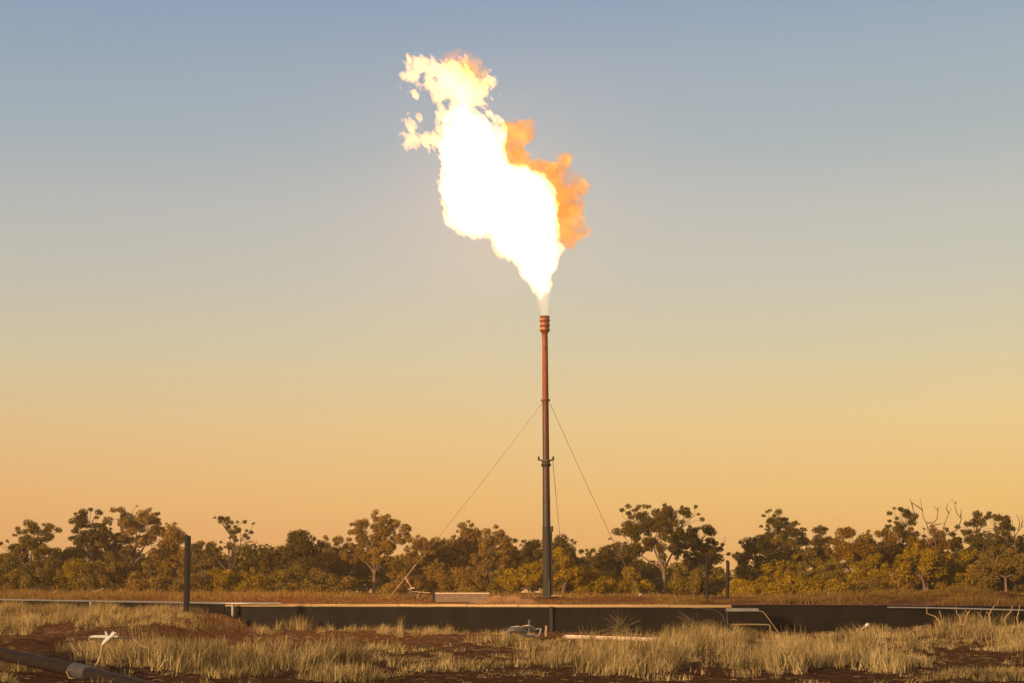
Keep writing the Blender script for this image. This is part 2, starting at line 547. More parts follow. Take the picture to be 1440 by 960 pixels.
# ------------------------------------------------------------------ pit walls
def wall_run(name, label, xs, parts_kerb, mat_kerb, kw=0.14, kh=0.10, wrinkle=0.02, seed=0, kerb_name="kerb"):
    rng = np.random.default_rng(seed)
    root = thing(name, label, "wall", (xs[0], float(wall_y(xs[0])), 0))
    mb = MB()
    n = len(xs)
    rows = 7
    vs, fs = [], []
    for i, x in enumerate(xs):
        y0, zt = float(wall_y(x)), float(wall_top(x)) - kh
        for j in range(rows):
            t = j / (rows - 1)
            z = -0.4 + (zt + 0.4) * t
            wob = rng.normal(0, wrinkle) * (0.3 + t * (1 - t) * 3)
            vs.append((x - xs[0], y0 - 0.10 * (1 - t) + wob - float(wall_y(xs[0])), z))
    for i in range(n - 1):
        for j in range(rows - 1):
            fs.append((i * rows + j, (i + 1) * rows + j, (i + 1) * rows + j + 1, i * rows + j + 1))
    # back face and top so the liner is a solid slab
    b = len(vs)
    for i, x in enumerate(xs):
        y0, zt = float(wall_y(x)), float(wall_top(x)) - kh
        vs += [(x - xs[0], y0 + 0.16 - float(wall_y(xs[0])), -0.4), (x - xs[0], y0 + 0.16 - float(wall_y(xs[0])), zt)]
    for i in range(n - 1):
        fs.append((b + 2 * i + 1, b + 2 * i + 3, b + 2 * i + 2, b + 2 * i))
        fs.append((i * rows + rows - 1, (i + 1) * rows + rows - 1, b + 2 * i + 3, b + 2 * i + 1))
    fs.append(tuple([j for j in range(rows)] + [b + 1, b]))
    e = (n - 1) * rows
    fs.append(tuple([e + j for j in range(rows - 1, -1, -1)] + [b + 2 * (n - 1), b + 2 * (n - 1) + 1]))
    mb.add(vs, fs)
    mb.build("liner", M['liner'], root, smooth=True)
    # kerb lengths along the top, butted with small gaps
    for (xa, xb) in parts_kerb:
        mk = MB()
        m = max(2, int(abs(xb - xa) / 0.8))
        pv, pf = [], []
        for i in range(m + 1):
            x = xa + (xb - xa) * i / m
            y0, zt = float(wall_y(x)) - float(wall_y(xs[0])), float(wall_top(x))
            dz = rng.normal(0, 0.004)
            z0, z1 = zt - kh + 0.002 + dz, zt + dz
            pv += [(x - xs[0], y0 - 0.07, z0), (x - xs[0], y0 - 0.07, z0 + 0.25 * (z1 - z0)), (x - xs[0], y0 + 0.02, z1), (x - xs[0], y0 + kw, z1 + 0.004), (x - xs[0], y0 + kw, z0)]
        for i in range(m):
            for c in range(5):
                pf.append((5 * i + c, 5 * i + (c + 1) % 5, 5 * i + 5 + (c + 1) % 5, 5 * i + 5 + c))
        pf += [(4, 3, 2, 1, 0), (5 * m, 5 * m + 1, 5 * m + 2, 5 * m + 3, 5 * m + 4)]
        mk.add(pv, pf)
        mk.build(kerb_name, mat_kerb, root)
    return root


def seq(a, b, gaps):
    e = [a] + gaps + [b]
    return [(e[i] + 0.012, e[i + 1] - 0.012) for i in range(len(e) - 1)]


wall_run("pit_wall", "long black lined wall with gold-lit timber kerb below the flare stack", list(np.linspace(-10.9, 8.2, 60)),
         seq(-10.9, 8.2, [-7.6, -4.3, -1.7, 0.25, 3.0, 5.9]), M['kerb'], seed=1)
wall_run("pit_wall", "black lined wall with thin dark rim past the metal-lipped box", list(np.linspace(8.27, 34, 50)),
         seq(8.27, 34, [11.5, 14.4, 18, 24]), M['rust_dark'], kw=0.05, kh=0.022, seed=2, kerb_name="rim")
wall_run("pit_wall", "black lined wall half buried by the grassy bank behind the tall black post", list(np.linspace(-48, -10.94, 50)),
         seq(-48, -10.94, [-36, -24, -17]), M['steel_dark'], kw=0.08, kh=0.03, seed=3, kerb_name="rim")


def rail_y(x):
    return float(wall_y(x)) - 0.30


# pale pipe rail in front of the wall at the bank
r = thing("pipe_rail", "pale grey pipe rail running above the grassy bank behind the black post", "rail", (-10.4, rail_y(-10.4), 0))
o = Vector(r.location)
mb = MB()
pts = [Vector((x, rail_y(x), float(np.interp(x, [-48, -30, -10.6, -8.6], [1.26, 1.23, 1.105, 1.10])))) - o for x in np.linspace(-48, -8.7, 40)]
mb.tube(pts, 0.034, 10).build("rail_pipe", M['galv'], r, smooth=True)
for px in (328, 118, -60):
    x = (px - 720) / F * 54.9
    yy = rail_y(x)
    x = (px - 720) / F * yy * cp
    zt = float(np.interp(x, [-48, -30, -10.6, -8.6], [1.26, 1.23, 1.105, 1.10])) - 0.03
    MB().tube([Vector((x, rail_y(x), gz(x, rail_y(x)) - 0.3)) - o, Vector((x + 0.01, rail_y(x), zt - 0.35)) - o, Vector((x, rail_y(x), zt)) - o], [0.05, 0.05, 0.058], 8).build("leg", M['galv'], r, smooth=True)
MB().tube([Vector((-10.65, rail_y(-10.6) - 0.05, 0.36)) - o, Vector((-10.2, rail_y(-10.3) - 0.05, 0.42)) - o], 0.03, 8).build("foot_bar", M['galv'], r, smooth=True)

# thin pale pipe along the right-hand wall
r = thing("pipe_rail", "thin pale pipe sagging past the straw mound and bent dry stems", "rail", (14.0, 54.6, 0))
o = Vector(r.location)
mb = MB()
mb.tube([at(px, py, Y) - o for px, py, Y in ((1248, 853.2, 54.75), (1290, 853.6, 54.6), (1340, 854.6, 54.2), (1390, 856, 53.6), (1440, 857.2, 53.2), (1520, 859, 52.4), (1700, 864, 50.6))], 0.026, 8)
mb.build("rail_pipe", M['galv'], r, smooth=True)
for px, Y in ((1449, 53.1), (1640, 51.2)):
    p = at(px, 857.6, Y) - o
    MB().tube([Vector((p.x, p.y, gz(p.x + o.x, Y) - 0.2)), p], 0.025, 8).build("leg", M['galv'], r, smooth=True)

# ------------------------------------------------------------------ metal-lipped box against the wall
Yb = 53.3
r = thing("overflow_box", "black overflow box with grey metal lip and gold-lit bar, leaning on the wall", "box", at(1045, 890, Yb))
o = Vector(r.location)


def poly_prism(pts, Y, depth):
    mb = MB()
    a = [at(px, py, Y) - o for px, py in pts]
    b = [p + Vector((0, depth, 0)) for p in a]
    n = len(a)
    mb.add(a + b, [tuple(range(n)), tuple(range(2 * n - 1, n - 1, -1))] + [(i + n, (i + 1) % n + n, (i + 1) % n, i) for i in range(n)])
    return mb


poly_prism([(1024, 898), (1093, 898), (1089, 886), (1071, 859), (1023, 859)], Yb, 0.55).build("body", M['liner'], r)
mb = MB()
p0, p1 = at(1022, 859.2, Yb - 0.06) - o, at(1067, 859.2, Yb - 0.06) - o
mb.box((p0.x, p0.y, p0.z), (p1.x, p1.y + 0.30, p0.z + 0.115), bev=0.012).build("lip", M['galv'], r)
MB().tube([at(1029, 877.5, Yb - 0.1) - o, at(1055, 877.2, Yb - 0.1) - o, at(1081, 877.6, Yb - 0.1) - o, at(1083, 879.5, Yb - 0.1) - o, at(1083, 890, Yb - 0.1) - o], 0.026, 8).build("bar", M['kerb'], r, smooth=True)
MB().tube([at(1067, 858.5, Yb - 0.03) - o, at(1072, 859, Yb - 0.03) - o, at(1077, 864, Yb - 0.03) - o, at(1091, 884, Yb - 0.03) - o, at(1096, 890, Yb - 0.03) - o], 0.014, 6).build("edge_cord", M['tan'], r, smooth=True)
MB().tube([at(1020, 853, Yb - 0.02) - o, at(1022.5, 860, Yb - 0.02) - o, at(1023, 895, Yb - 0.02) - o], 0.013, 6).build("edge_cord", M['greyplastic'], r, smooth=True)
hs = thing("hose", "thin dark hose curving down the wall beside the metal-lipped box", "hose", at(1020, 884, 53.6))
o = Vector(hs.location)
hs2 = MB()
hs2.tube([at(px, py, 53.75) - o for px, py in ((975, 854.5), (990, 855), (1003, 856.5), (1011, 860), (1017, 866), (1019.5, 874), (1020, 886))], 0.014, 6).build("hose_pipe", M['greyplastic'], hs, smooth=True)

# ------------------------------------------------------------------ flare stack
Ys = 61.0
base = at(768.5, 839.0, Ys)
base.z = max(base.z, gz(base.x, Ys) - 0.02)
r = thing("flare_stack", "tall slim rust-red flare stack with drum tip and guy wires", "flare stack", base)
o = base


def hz(py):
    return at(768, py, Ys).z - o.z


def rad(wpx):
    return wpx / 2 * Ys / F * 1.0


topx = at(766, 455, Ys).x - o.x
midx = at(767.5, 645, Ys).x - o.x


def cx(py):
    return np.interp(py, [445, 839], [at(766, 445, Ys).x - o.x, at(769.5, 839, Ys).x - o.x])


def shaft(name, pa, pb, wa, wb, mat):
    return MB().tube([(cx(pa), 0, hz(pa)), (cx((pa + pb) / 2), 0, hz((pa + pb) / 2)), (cx(pb), 0, hz(pb))], [rad(wa), rad((wa + wb) / 2), rad(wb)], 20).build(name, mat, r, smooth=True)


M['rust_fade'] = surf_mat("rust_fading_to_soot", (0.065, 0.018, 0.009), (0.18, 0.038, 0.014), 5.0, 0.55, 0.1, 0.2, stretch=(1, 1, 0.25))
_nt = M['rust_fade'].node_tree
_b = [n_ for n_ in _nt.nodes if n_.type == 'BSDF_PRINCIPLED'][0]
_src = _b.inputs["Base Color"].links[0].from_socket
_tc = _nt.nodes.new("ShaderNodeTexCoord")
_sx = _nt.nodes.new("ShaderNodeSeparateXYZ")
_nt.links.new(_tc.outputs["Object"], _sx.inputs[0])
_mr = _nt.nodes.new("ShaderNodeMapRange")
_mr.inputs["From Min"].default_value = hz(720)
_mr.inputs["From Max"].default_value = hz(575)
_nt.links.new(_sx.outputs["Z"], _mr.inputs[0])
_mx = _nt.nodes.new("ShaderNodeMix")
_mx.data_type = 'RGBA'
_mx.inputs[6].default_value = (0.024, 0.018, 0.017, 1)
_nt.links.new(_mr.outputs[0], _mx.inputs[0])
_nt.links.new(_src, _mx.inputs[7])
_nt.links.new(_mx.outputs[2], _b.inputs["Base Color"])
shaft("upper_mast", 561, 466, 9.0, 8.2, M['rust'])
shaft("middle_mast", 647, 561, 9.4, 9.0, M['rust_fade'])
shaft("lower_mast", 740, 655, 11.0, 9.8, M['rust_fade'])
shaft("base_casing", 839.5, 740, 12.4, 11.8, M['steel_dark'])
MB().lathe((cx(650), 0, hz(656)), [(rad(11), 0), (rad(14), 0.06), (rad(14), 0.13), (rad(11.5), 0.15), (rad(12), 0.26), (rad(9.4), 0.30)]).build("coupling", M['steel_dark'], r, smooth=True)
d0 = hz(467.5)
dh = hz(445) - d0
prof = [(rad(9), -0.03), (rad(10.5), 0.0)]
for k in range(3):
    z = dh * (0.08 + 0.30 * k)
    prof += [(rad(13.0), z), (rad(15.0), z + 0.05 * dh), (rad(15.0), z + 0.11 * dh), (rad(13.0), z + 0.16 * dh), (rad(13.0), z + 0.28 * dh)]
prof += [(rad(15.2), dh * 0.985), (rad(15.2), dh), (rad(12.5), dh), (rad(12), dh * 0.6)]
MB().lathe((cx(456), 0, d0), prof, 28).build("burner_drum", M['rust'], r, smooth=True)
MB().lathe((cx(562), 0, hz(564)), [(rad(9.5), 0), (rad(13), 0.01), (rad(13), 0.08), (rad(9.5), 0.09)]).build("guy_collar", M['rust_dark'], r, smooth=True)
for sgn in (-1, 1):
    x0 = cx(647)
    MB().tube([(x0 + sgn * 0.10, 0, hz(648)), (x0 + sgn * 0.22, 0, hz(646.5)), (x0 + sgn * 0.31, 0, hz(646))], 0.035, 8).tube(
        [(x0 + sgn * 0.31, 0, hz(647)), (x0 + sgn * 0.315, 0, hz(641.5))], 0.04, 8).build("bracket_arm", M['steel_dark'], r, smooth=True)
MB().box((cx(744) + 0.19, -0.10, hz(747)), (cx(744) + 0.28, 0.08, hz(739)), bev=0.015).build("junction_box", M['steel_dark'], r)
MB().tube([(cx(830) + 0.21, -0.10, hz(839)), (cx(800) + 0.21, -0.10, hz(815)), (cx(790) + 0.20, -0.08, hz(747))], 0.03, 8).build("riser_pipe", M['steel_dark'], r, smooth=True)
MB().tube([(cx(830) + 0.08, -0.21, hz(839)), (cx(815) + 0.08, -0.21, hz(814))], 0.02, 8).build("riser_pipe", M['greyplastic'], r, smooth=True)
MB().lathe((cx(839), 0, -0.04), [(0.42, 0), (0.42, 0.05), (0.30, 0.06)]).build("base_plate", M['steel_dark'], r, smooth=True)
MB().box((0.18, -0.28, 0.035), (0.66, 0.02, 0.085), bev=0.012).box((0.26, -0.24, -0.08), (0.36, -0.02, 0.037)).build("flange_tray", M['kerb'], r)
for a, b, rt in (((763, 566), (545, 841, 60.0), True), ((773, 566), (902, 839, 62.5), True), ((777, 645), (796.5, 840, 64.5), False)):
    p, qv = at(a[0], a[1], Ys) - o, at(b[0], b[1], b[2])
    qv.z = gz(qv.x, qv.y) - 0.05
    qv = qv - o
    nn = 14
    pts = []
    for k in range(nn + 1):
        t = k / nn
        P = p.lerp(qv, t)
        P.z -= 0.22 * 4 * t * (1 - t) * 0.5
        pts.append(P)
    w = MB().tube(pts, 0.0105, 6).build("guy_wire", M['wire'], r, smooth=True)
    if rt:
        d = (p - qv).normalized()
        lo = 0.06 if b[0] < 700 else 0.3
        hi = 1.9 if b[0] < 700 else 0.75
        k0 = qv.lerp(p, lo / (p - qv).length)
        k1 = qv.lerp(p, hi / (p - qv).length)
        sag = Vector((0, 0, -0.012))
        MB().tube([k0, (k0 + k1) / 2 + sag * 2, k1 + sag], [0.014, 0.02, 0.014], 8).build("turnbuckle", M['tan'] if b[0] < 700 else M['galv'], w, smooth=True)

# reflective marker on the far guy anchor, and the orange clamp hanging at the near one
rm = thing("guy_marker", "small white reflector on a stake at the foot of the guy wire", "marker", at(901, 838, 62.6))
o = Vector(rm.location)
MB().lathe((0, 0, -0.05), [(0.06, 0), (0.085, 0.03), (0.085, 0.13), (0.05, 0.17)], 12).build("reflector", M['white'], rm, smooth=True)
MB().tube([(0, 0.02, -0.6), (0, 0.02, 0.0)], 0.02, 6).build("stake", M['stalk'], rm)
cl = thing("hose_tap", "orange hanging tap on crooked pipe beside the guy wire and trough", "tap", at(578, 838, 59.5))
o = Vector(cl.location)
MB().tube([at(px, py, 59.5) - o for px, py in ((570, 812), (573, 817), (576, 821), (578.5, 827), (577, 832))], [0.025, 0.035, 0.025, 0.022, 0.02], 8).build("tap_body", M['orange'], cl, smooth=True)
MB().tube([at(px, py, 59.5) - o for px, py in ((574, 828.5), (578, 826.5), (583, 826))], 0.03, 6).build("spout", M['cream'], cl, smooth=True)
MB().tube([at(px, py, 59.5) - o for px, py in ((570, 842), (574, 834), (580, 831), (592, 832), (605, 833))], 0.022, 6).build("feed_pipe", M['tan'], cl, smooth=True)
MB().tube([at(px, py, 59.5) - o for px, py in ((586, 843), (588, 836), (590, 832.5))], 0.02, 6).build("leg", M['tan'], cl, smooth=True)

# concrete trough
a0, a1 = at(612, 847, 58.0), at(688, 847.5, 58.0)
r = thing("trough", "long low pinkish concrete trough on the raised ground near the stack", "trough", ((a0.x + a1.x) / 2, 58.0, a0.z - 0.02))
o = Vector(r.location)
L2 = (a1.x - a0.x) / 2
zt = at(650, 833.2, 58).z - o.z
mb = MB()
mb.box((-L2, 0, -0.1), (L2, 0.07, zt), bev=0.008).box((-L2, 0.60, -0.1), (L2, 0.67, zt), bev=0.008)
mb.box((-L2, 0.072, -0.1), (-L2 + 0.07, 0.598, zt - 0.003)).box((L2 - 0.07, 0.072, -0.1), (L2, 0.598, zt - 0.003)).box((-L2 + 0.072, 0.072, -0.1), (L2 - 0.072, 0.598, 0.05))
mb.build("basin", M['concrete'], r)
MB().box((-L2 - 0.012, -0.02, zt - 0.035), (L2 + 0.012, 0.068, zt + 0.012), bev=0.006).build("rim", M['cream'], r)
MB().box((-L2 - 0.11, 0.0, -0.1), (-L2 - 0.02, 0.5, zt + 0.02)).build("end_plate", M['steel_dark'], r)

# heap of reddish earth beside the trough
eh = bpy.data.meshes.new("earth_heap")
rng = np.random.default_rng(5)
n1, n2 = 60, 16
u, v = np.meshgrid(np.linspace(-1, 1, n1), np.linspace(-1, 1, n2))
hx = u * 1.35
hy = v * 0.7
hzv = 0.34 * np.sqrt(np.clip(1 - np.abs(u) ** 2.6, 0, 1)) * np.clip(1 - v ** 2, 0, 1) ** 0.7 * (1 - 0.35 * sstep(0, 1, u))
hzv = hzv + 0.06 * fbm(hx.ravel(), hy.ravel(), np.zeros(hx.size), 3.0, 4, 44).reshape(hx.shape) * (hzv > 0.02)
I = np.arange(n1 * n2).reshape(n2, n1)
fc = np.stack([I[:-1, :-1], I[:-1, 1:], I[1:, 1:], I[1:, :-1]], -1).reshape(-1, 4)
hp = at(713, 846, 58.2)
ob = link("earth_heap", fast_mesh("earth_heap", np.stack([hx.ravel(), hy.ravel(), hzv.ravel() - 0.10], -1), fc, smooth=True), M['earth'])
ob.location = (hp.x, 58.2, gz(hp.x, 58.2) + 0.02)
tag(ob, "low heap of reddish earth between the concrete trough and the stack", "heap")


# ------------------------------------------------------------------ posts
def post(label, px, ytop, ybase, Y, r0, lean=0.0, mat='post', name="post", group=None, n=12):
    b = at(px, ybase, Y)
    b.z = gz(b.x, Y) - 0.25
    t = at(px + lean, ytop, Y)
    root = MB()
    rng = np.random.default_rng(int(px))
    H = t.z - b.z
    pts = [Vector((b.x + (t.x - b.x) * k / 8 + rng.normal(0, 0.006), Y + rng.normal(0, 0.006), b.z + H * k / 8)) for k in range(9)]
    pts.append(pts[-1] + Vector((0.01, 0, 0.012)))
    rr = [r0 * (1 + rng.normal(0, 0.03)) for _ in range(9)] + [r0 * 0.8]
    ob = root.tube(pts, rr, n).build(name, M[mat], None, smooth=True, origin=b)
    tag(ob, label, "post", group)
    return ob


post("tall charred black timber post standing in the grassy bank", 262.2, 753, 863, 50.5, 0.115, lean=2.0)
post("slim black steel post before the trees, under the bare forked branches", 994.5, 786, 847, 62.0, 0.072, lean=-0.5, mat='post', name="steel_post")
post("slim brown-black post, farther from the stack of the two slim posts", 1023, 788, 845, 66.0, 0.078, lean=0.4, mat='post', name="steel_post")
post("short blunt grey stake beside the grey bent pipe", 744.5, 871.5, 897, 50.0, 0.045, mat='greyplastic', name="stake")
post("short tan stake in the grass below the wall's fold", 768.0, 880, 900, 49.0, 0.045, mat='tan', name="stake")

# fold in the liner below the stack: a welded strip
fl = MB()
px_ = at(778, 890, 53.8)
sx = px_.x
sy = float(wall_y(sx))
fl.box((sx - 0.13, sy - 0.17, -0.2), (sx, sy - 0.115, float(wall_top(sx)) - 0.07), bev=0.01)
ob = fl.build("liner_strip", surf_mat("liner_strip", (0.016, 0.012, 0.010), (0.026, 0.02, 0.016), 2, 0.55, 0, 0.2), None, origin=(sx, sy - 0.14, 0))
tag(ob, "upright welded liner strip on the black wall under the stack", "strip")

# ------------------------------------------------------------------ pipes and debris in the foreground
# big brown pipe running out of the corner
def ground_pt(px, py, lift=0.0):
    """where the ray meets the ground"""
    Y = 40.0
    for _ in range(40):
        p = at(px, py, Y)
        e = p.z - gz(p.x, Y) - lift
        Y += e * 12
        Y = min(max(Y, 18), 54)
    p = at(px, py, Y)
    p.z = gz(p.x, Y) + lift
    return p


rp = 0.122
pA, pB = Vector((-12.9, 29.4, 0)), at(222, 972, 23.6)
pA = at(-12, 922, 28.6)
pC = at(-200, 868, 34.5)
pD = at(420, 1030, 19.8)
r = thing("brown_pipe", "large dark brown pipe lying across the near corner of the ground", "pipe", ((pA.x + pB.x) / 2, (pA.y + pB.y) / 2, 0.15))
o = Vector(r.location)
cl_pts = []
for px, py, Y in ((-330, 838, 36.5), (-150, 882, 32.3), (0, 918, 28.6), (60, 931.5, 27.3), (112, 943.5, 26.3), (170, 958, 25.1), (222, 971, 24.1), (330, 997, 22.2), (450, 1028, 20.3)):
    p = at(px, py, Y)
    cl_pts.append(p - o)
MB().tube(cl_pts, rp, 24).build("pipe_barrel", M['polypipe'], r, smooth=True)
s0, s1 = at(104, 941.6, 26.45) - o, at(126, 947, 26.02) - o
dv = (s1 - s0)
MB().tube([s0 - dv * 0.05, s0, s0 + dv * .3, s0 + dv * .5, s0 + dv * .8, s1], [rp + 0.004, rp + 0.016, rp + 0.022, rp + 0.015, rp + 0.02, rp + 0.006], 24).build("joint_sleeve", M['tape'], r, smooth=True)
MB().tube([s0 + Vector((-0.03, -0.02, 0.08)), s0 + Vector((-0.08, -0.17, -0.02)), s0 + Vector((-0.02, -0.2, -0.12)), s0 + Vector((0.1, -0.19, -0.15))], 0.014, 6).build("tie_loop", M['stalk'], r, smooth=True)

# support block under the pipe
for k, (px, py) in enumerate(((40, 946), (178, 968))):
    pass

# broken white standpipe
Yp = 27.2
r = thing("standpipe", "broken white pipe fitting on a bent tan stem behind the brown pipe", "standpipe", at(131, 939, 26.9))
o = Vector(r.location)
q_ = lambda px, py, Y=Yp: at(px, py, Y) - o
MB().tube([at(129, 944, 26.7) - o, q_(133, 937), q_(138, 930), q_(141.5, 921), q_(143, 911), q_(145, 904.5)], [0.018, 0.02, 0.021, 0.022, 0.025, 0.028], 8).build("stem", M['tan'], r, smooth=True)
MB().tube([q_(145, 905), q_(148.5, 901), q_(152.5, 897.5), q_(155.5, 895)], [0.034, 0.042, 0.044, 0.038], 10).tube([q_(152, 896.5), q_(149.5, 890), q_(148.5, 887)], [0.026, 0.022, 0.018], 8).build("tee", M['white'], r, smooth=True)
MB().tube([q_(156, 895), q_(160, 891), q_(161.5, 888.5)], [0.04, 0.052, 0.042], 10).tube([q_(157, 893.5), q_(165.5, 894.3)], [0.03, 0.022], 8).build("cap", M['white'], r, smooth=True)
MB().tube([q_(127, 895), q_(133, 894.4), q_(146, 894.4), q_(157, 895.4)], [0.020, 0.027, 0.03, 0.026], 8).build("arm", M['white'], r, smooth=True)
MB().tube([q_(157, 895.6), q_(166, 896.6), q_(178, 896.8), q_(186, 897)], [0.016, 0.015, 0.014, 0.013], 8).build("arm", M['greyplastic'], r, smooth=True)
MB().tube([q_(127, 895), q_(124.5, 898), q_(126.5, 901), q_(135, 902.5)], 0.012, 6).build("hook", M['tan'], r, smooth=True)
MB().tube([q_(186, 897), q_(191, 901), q_(199, 907), q_(210, 911)], 0.011, 6).build("hook", M['stalk'], r, smooth=True)

# grey bent pipe and broken pieces
Yd = 45.5
r = thing("bent_pipe", "grey bent pipe with crushed open end lying in grass by the stake", "pipe", at(735, 900, Yd))
o = Vector(r.location)
q_ = lambda px, py, Y=Yd: at(px, py, Y) - o
MB().tube([q_(703, 906), q_(709, 902), q_(715.5, 897), q_(719, 892.5), q_(717, 889.5), q_(713, 889)], [0.03, 0.05, 0.06, 0.075, 0.065, 0.05], 10).build("elbow", M['greyplastic'], r, smooth=True)
MB().tube([q_(713, 887.5), q_(720, 885), q_(728, 884.5), q_(737, 886.5), q_(741, 889)], [0.06, 0.11, 0.12, 0.10, 0.06], 12).build("pipe_barrel", M['greyplastic'], r, smooth=True)
MB().tube([q_(730, 889), q_(742, 893), q_(752, 893.5)], [0.03, 0.07, 0.05], 8).tube([q_(729, 883.5), q_(736, 881), q_(744, 880.2), q_(749, 882), q_(753, 885)], [0.03, 0.05, 0.055, 0.05, 0.04], 8).build("split_half", M['greyplastic'], r, smooth=True)
MB().tube([q_(708, 889.6), q_(714, 889.6)], [0.05, 0.06], 10).build("end_cap", M['kerb'], r, smooth=True)
mb = MB()
A, B, C, D = q_(752, 884), q_(761, 883.3), q_(758.5, 893), q_(752, 893.5)
for s_, e_ in ((A, B), (B, C), (C, D)):
    mb.tube([s_, (s_ + e_) / 2 + Vector((0, -0.02, 0)), e_], 0.03, 6)
mb.build("clamp", M['galv'], r, smooth=True)

# pale pipe along the foot of the wall
r = thing("cream_pipe", "long pale cream pipe lying at the foot of the black wall", "pipe", at(862, 898, 45.0))
o = Vector(r.location)
ptsp = [at(px, py, Y) - o for px, py, Y in ((794, 894.5, 46.6), (830, 895.8, 45.7), (880, 897.5, 44.5), (931, 899.3, 43.3))]
MB().tube(ptsp, 0.062, 14, cap=False).build("pipe_barrel", M['cream'], r, smooth=True)
MB().tube([ptsp[-1] - Vector((0.02, 0, 0)), ptsp[-1] + Vector((0.012, 0, 0))], 0.056, 14).build("bore_shade", M['steel_dark'], r)  # dark plug stands in for the shade inside the open pipe end
MB().tube([ptsp[-1] - Vector((0.28, -0.0015, 0.0)), ptsp[-1] - Vector((0.17, -0.001, 0))], 0.078, 14).build("socket", M['cream'], r, smooth=True)

# white cap on a stub by the right-hand wall
r = thing("pipe_stub", "small bright white cap on a short stub against the black wall", "pipe stub", at(1214, 884, 52.0))
o = Vector(r.location)
MB().tube([at(1212, 884, 52) - o, at(1216, 880.5, 51.95) - o, at(1219, 878.6, 51.9) - o], 0.035, 8).build("stub", M['tan'], r, smooth=True)
MB().tube([at(1218, 879.2, 51.9) - o, at(1219.5, 878.2, 51.85) - o, at(1221.5, 876.6, 51.8) - o], [0.055, 0.065, 0.045], 12).build("cap", M['white'], r, smooth=True)
r = MB()
# weathered stump-like clod beside it
pc = at(1206, 888, 51.5)
MB().lathe((0, 0, -0.15), [(0.20, 0), (0.15, 0.15), (0.09, 0.30), (0.05, 0.38), (0.015, 0.43)], 9).build("broken_stake", M['tan'], None, smooth=False, origin=None)
bs = bpy.data.objects["broken_stake"]
bs.location = (pc.x, 51.5, gz(pc.x, 51.5))
tag(bs, "splintered pointed stump beside the white capped stub", "stump")

# bent dry stems before the right-hand wall
stem_shapes = [
    ([(1303, 852), (1303.5, 862), (1315, 866), (1322, 875)], [(1321, 858), (1324, 868), (1328, 880)]),
    ([(1344, 852), (1345.5, 862), (1350, 867), (1350.5, 878)], []),
    ([(1357, 857), (1361, 862), (1358, 870), (1355, 878)], [(1361, 862), (1364, 858)]),
    ([(1374, 860), (1380, 866), (1381, 872), (1380, 882)], []),
    ([(1399, 850), (1394, 857), (1391, 864), (1392, 878)], [(1391, 864), (1387, 859)]),
    ([(1424, 851), (1421, 860), (1416, 865), (1412, 870), (1415, 880)], []),
    ([(1434, 851), (1432, 862), (1430, 868), (1432, 880)], []),
]
labs = ["forked bent dry stem, first one from the metal-lipped box", "single crooked dry stem left of the y-shaped one under the mound", "short y-shaped dry stem under the straw mound",
        "hooked dry stem curling over under the straw mound", "forked dry stem with high thin tip under the mound's end", "sinuous dry stem bending outward near the pipe rail's end", "upright dry stem farthest from the metal-lipped box"]
for k, ((main, side), lab) in enumerate(zip(stem_shapes, labs)):
    Yq = 53.0 - 0.15 * k
    root = at(main[-1][0], main[-1][1], Yq)
    root.z = gz(root.x, Yq) - 0.05
    mb = MB()
    pts = [at(px, py, Yq) - root for px, py in main] + [Vector((0, 0, 0))]
    mb.tube(pts, [0.012 + 0.016 * i / len(pts) for i in range(len(pts))], 6)
    if side:
        mb.tube([at(px, py, Yq + 0.02) - root for px, py in side], 0.014, 6)
    ob = mb.build("dry_stem", M['stalk'], None, smooth=True)
    ob.location = root
    tag(ob, lab, "dry stem", "bent dry stems before the black wall")


# tall seeding grass sprays
def spray(label, px, py, Y, tips, seed):
    root = ground_pt(px, py)
    root = at(px, py, Y)
    root.z = gz(root.x, Y) - 0.02
    rng = np.random.default_rng(seed)
    mb = MB()
    for tx, ty in tips:
        e = at(tx, ty, Y + rng.uniform(-0.3, 0.3)) - root
        m_ = Vector((e.x * 0.35, e.y * 0.3, e.z * 0.65))
        st = Vector((rng.normal(0, 0.42), rng.normal(0, 0.2), 0))
        m_ = m_ + Vector((rng.normal(0, 0.06), 0, rng.normal(0, 0.05)))
        for j in range(3):
            jt = Vector(rng.normal(0, 0.10, 3))
            s2 = st + Vector((rng.normal(0, 0.12), rng.normal(0, 0.1), 0))
            f_ = rng.uniform(0.45, 0.95)
            mb.tube([s2, s2 * 0.7 + m_ * 0.5 * f_, (m_ + jt * 0.5) * f_, (e * 0.75 + Vector((0, 0, e.z * 0.12)) + jt) * f_, (e + jt * 1.5) * f_], [0.005, 0.005, 0.0045, 0.004, 0.003], 4)
        mb.tube([st, st * 0.6 + m_ * 0.5, m_, e * 0.75 + Vector((0, 0, e.z * 0.12)), e], [0.0045, 0.004, 0.004, 0.0035, 0.003], 5)
    ob = mb.build("grass_spray", M['seedstalk'], None, smooth=True)
    ob.location = root
    tag(ob, label, "grass spray", "tall arching grass sprays at the foot of the wall")


spray("tall fan of thin arching grass stalks behind the cream pipe", 872, 897, 50.2, [(845, 866), (856, 868), (862, 858), (868, 854), (876, 852), (884, 862), (893, 866), (900, 872), (880, 868), (850, 878)], 1)
spray("leaning sheaf of grass stalks bent toward the stack beside the box", 985, 890, 50.5, [(953, 858), (958, 860), (964, 866), (979, 861), (984, 872), (1000, 872), (970, 862), (1012, 878), (1004, 868), (950, 866)], 2)


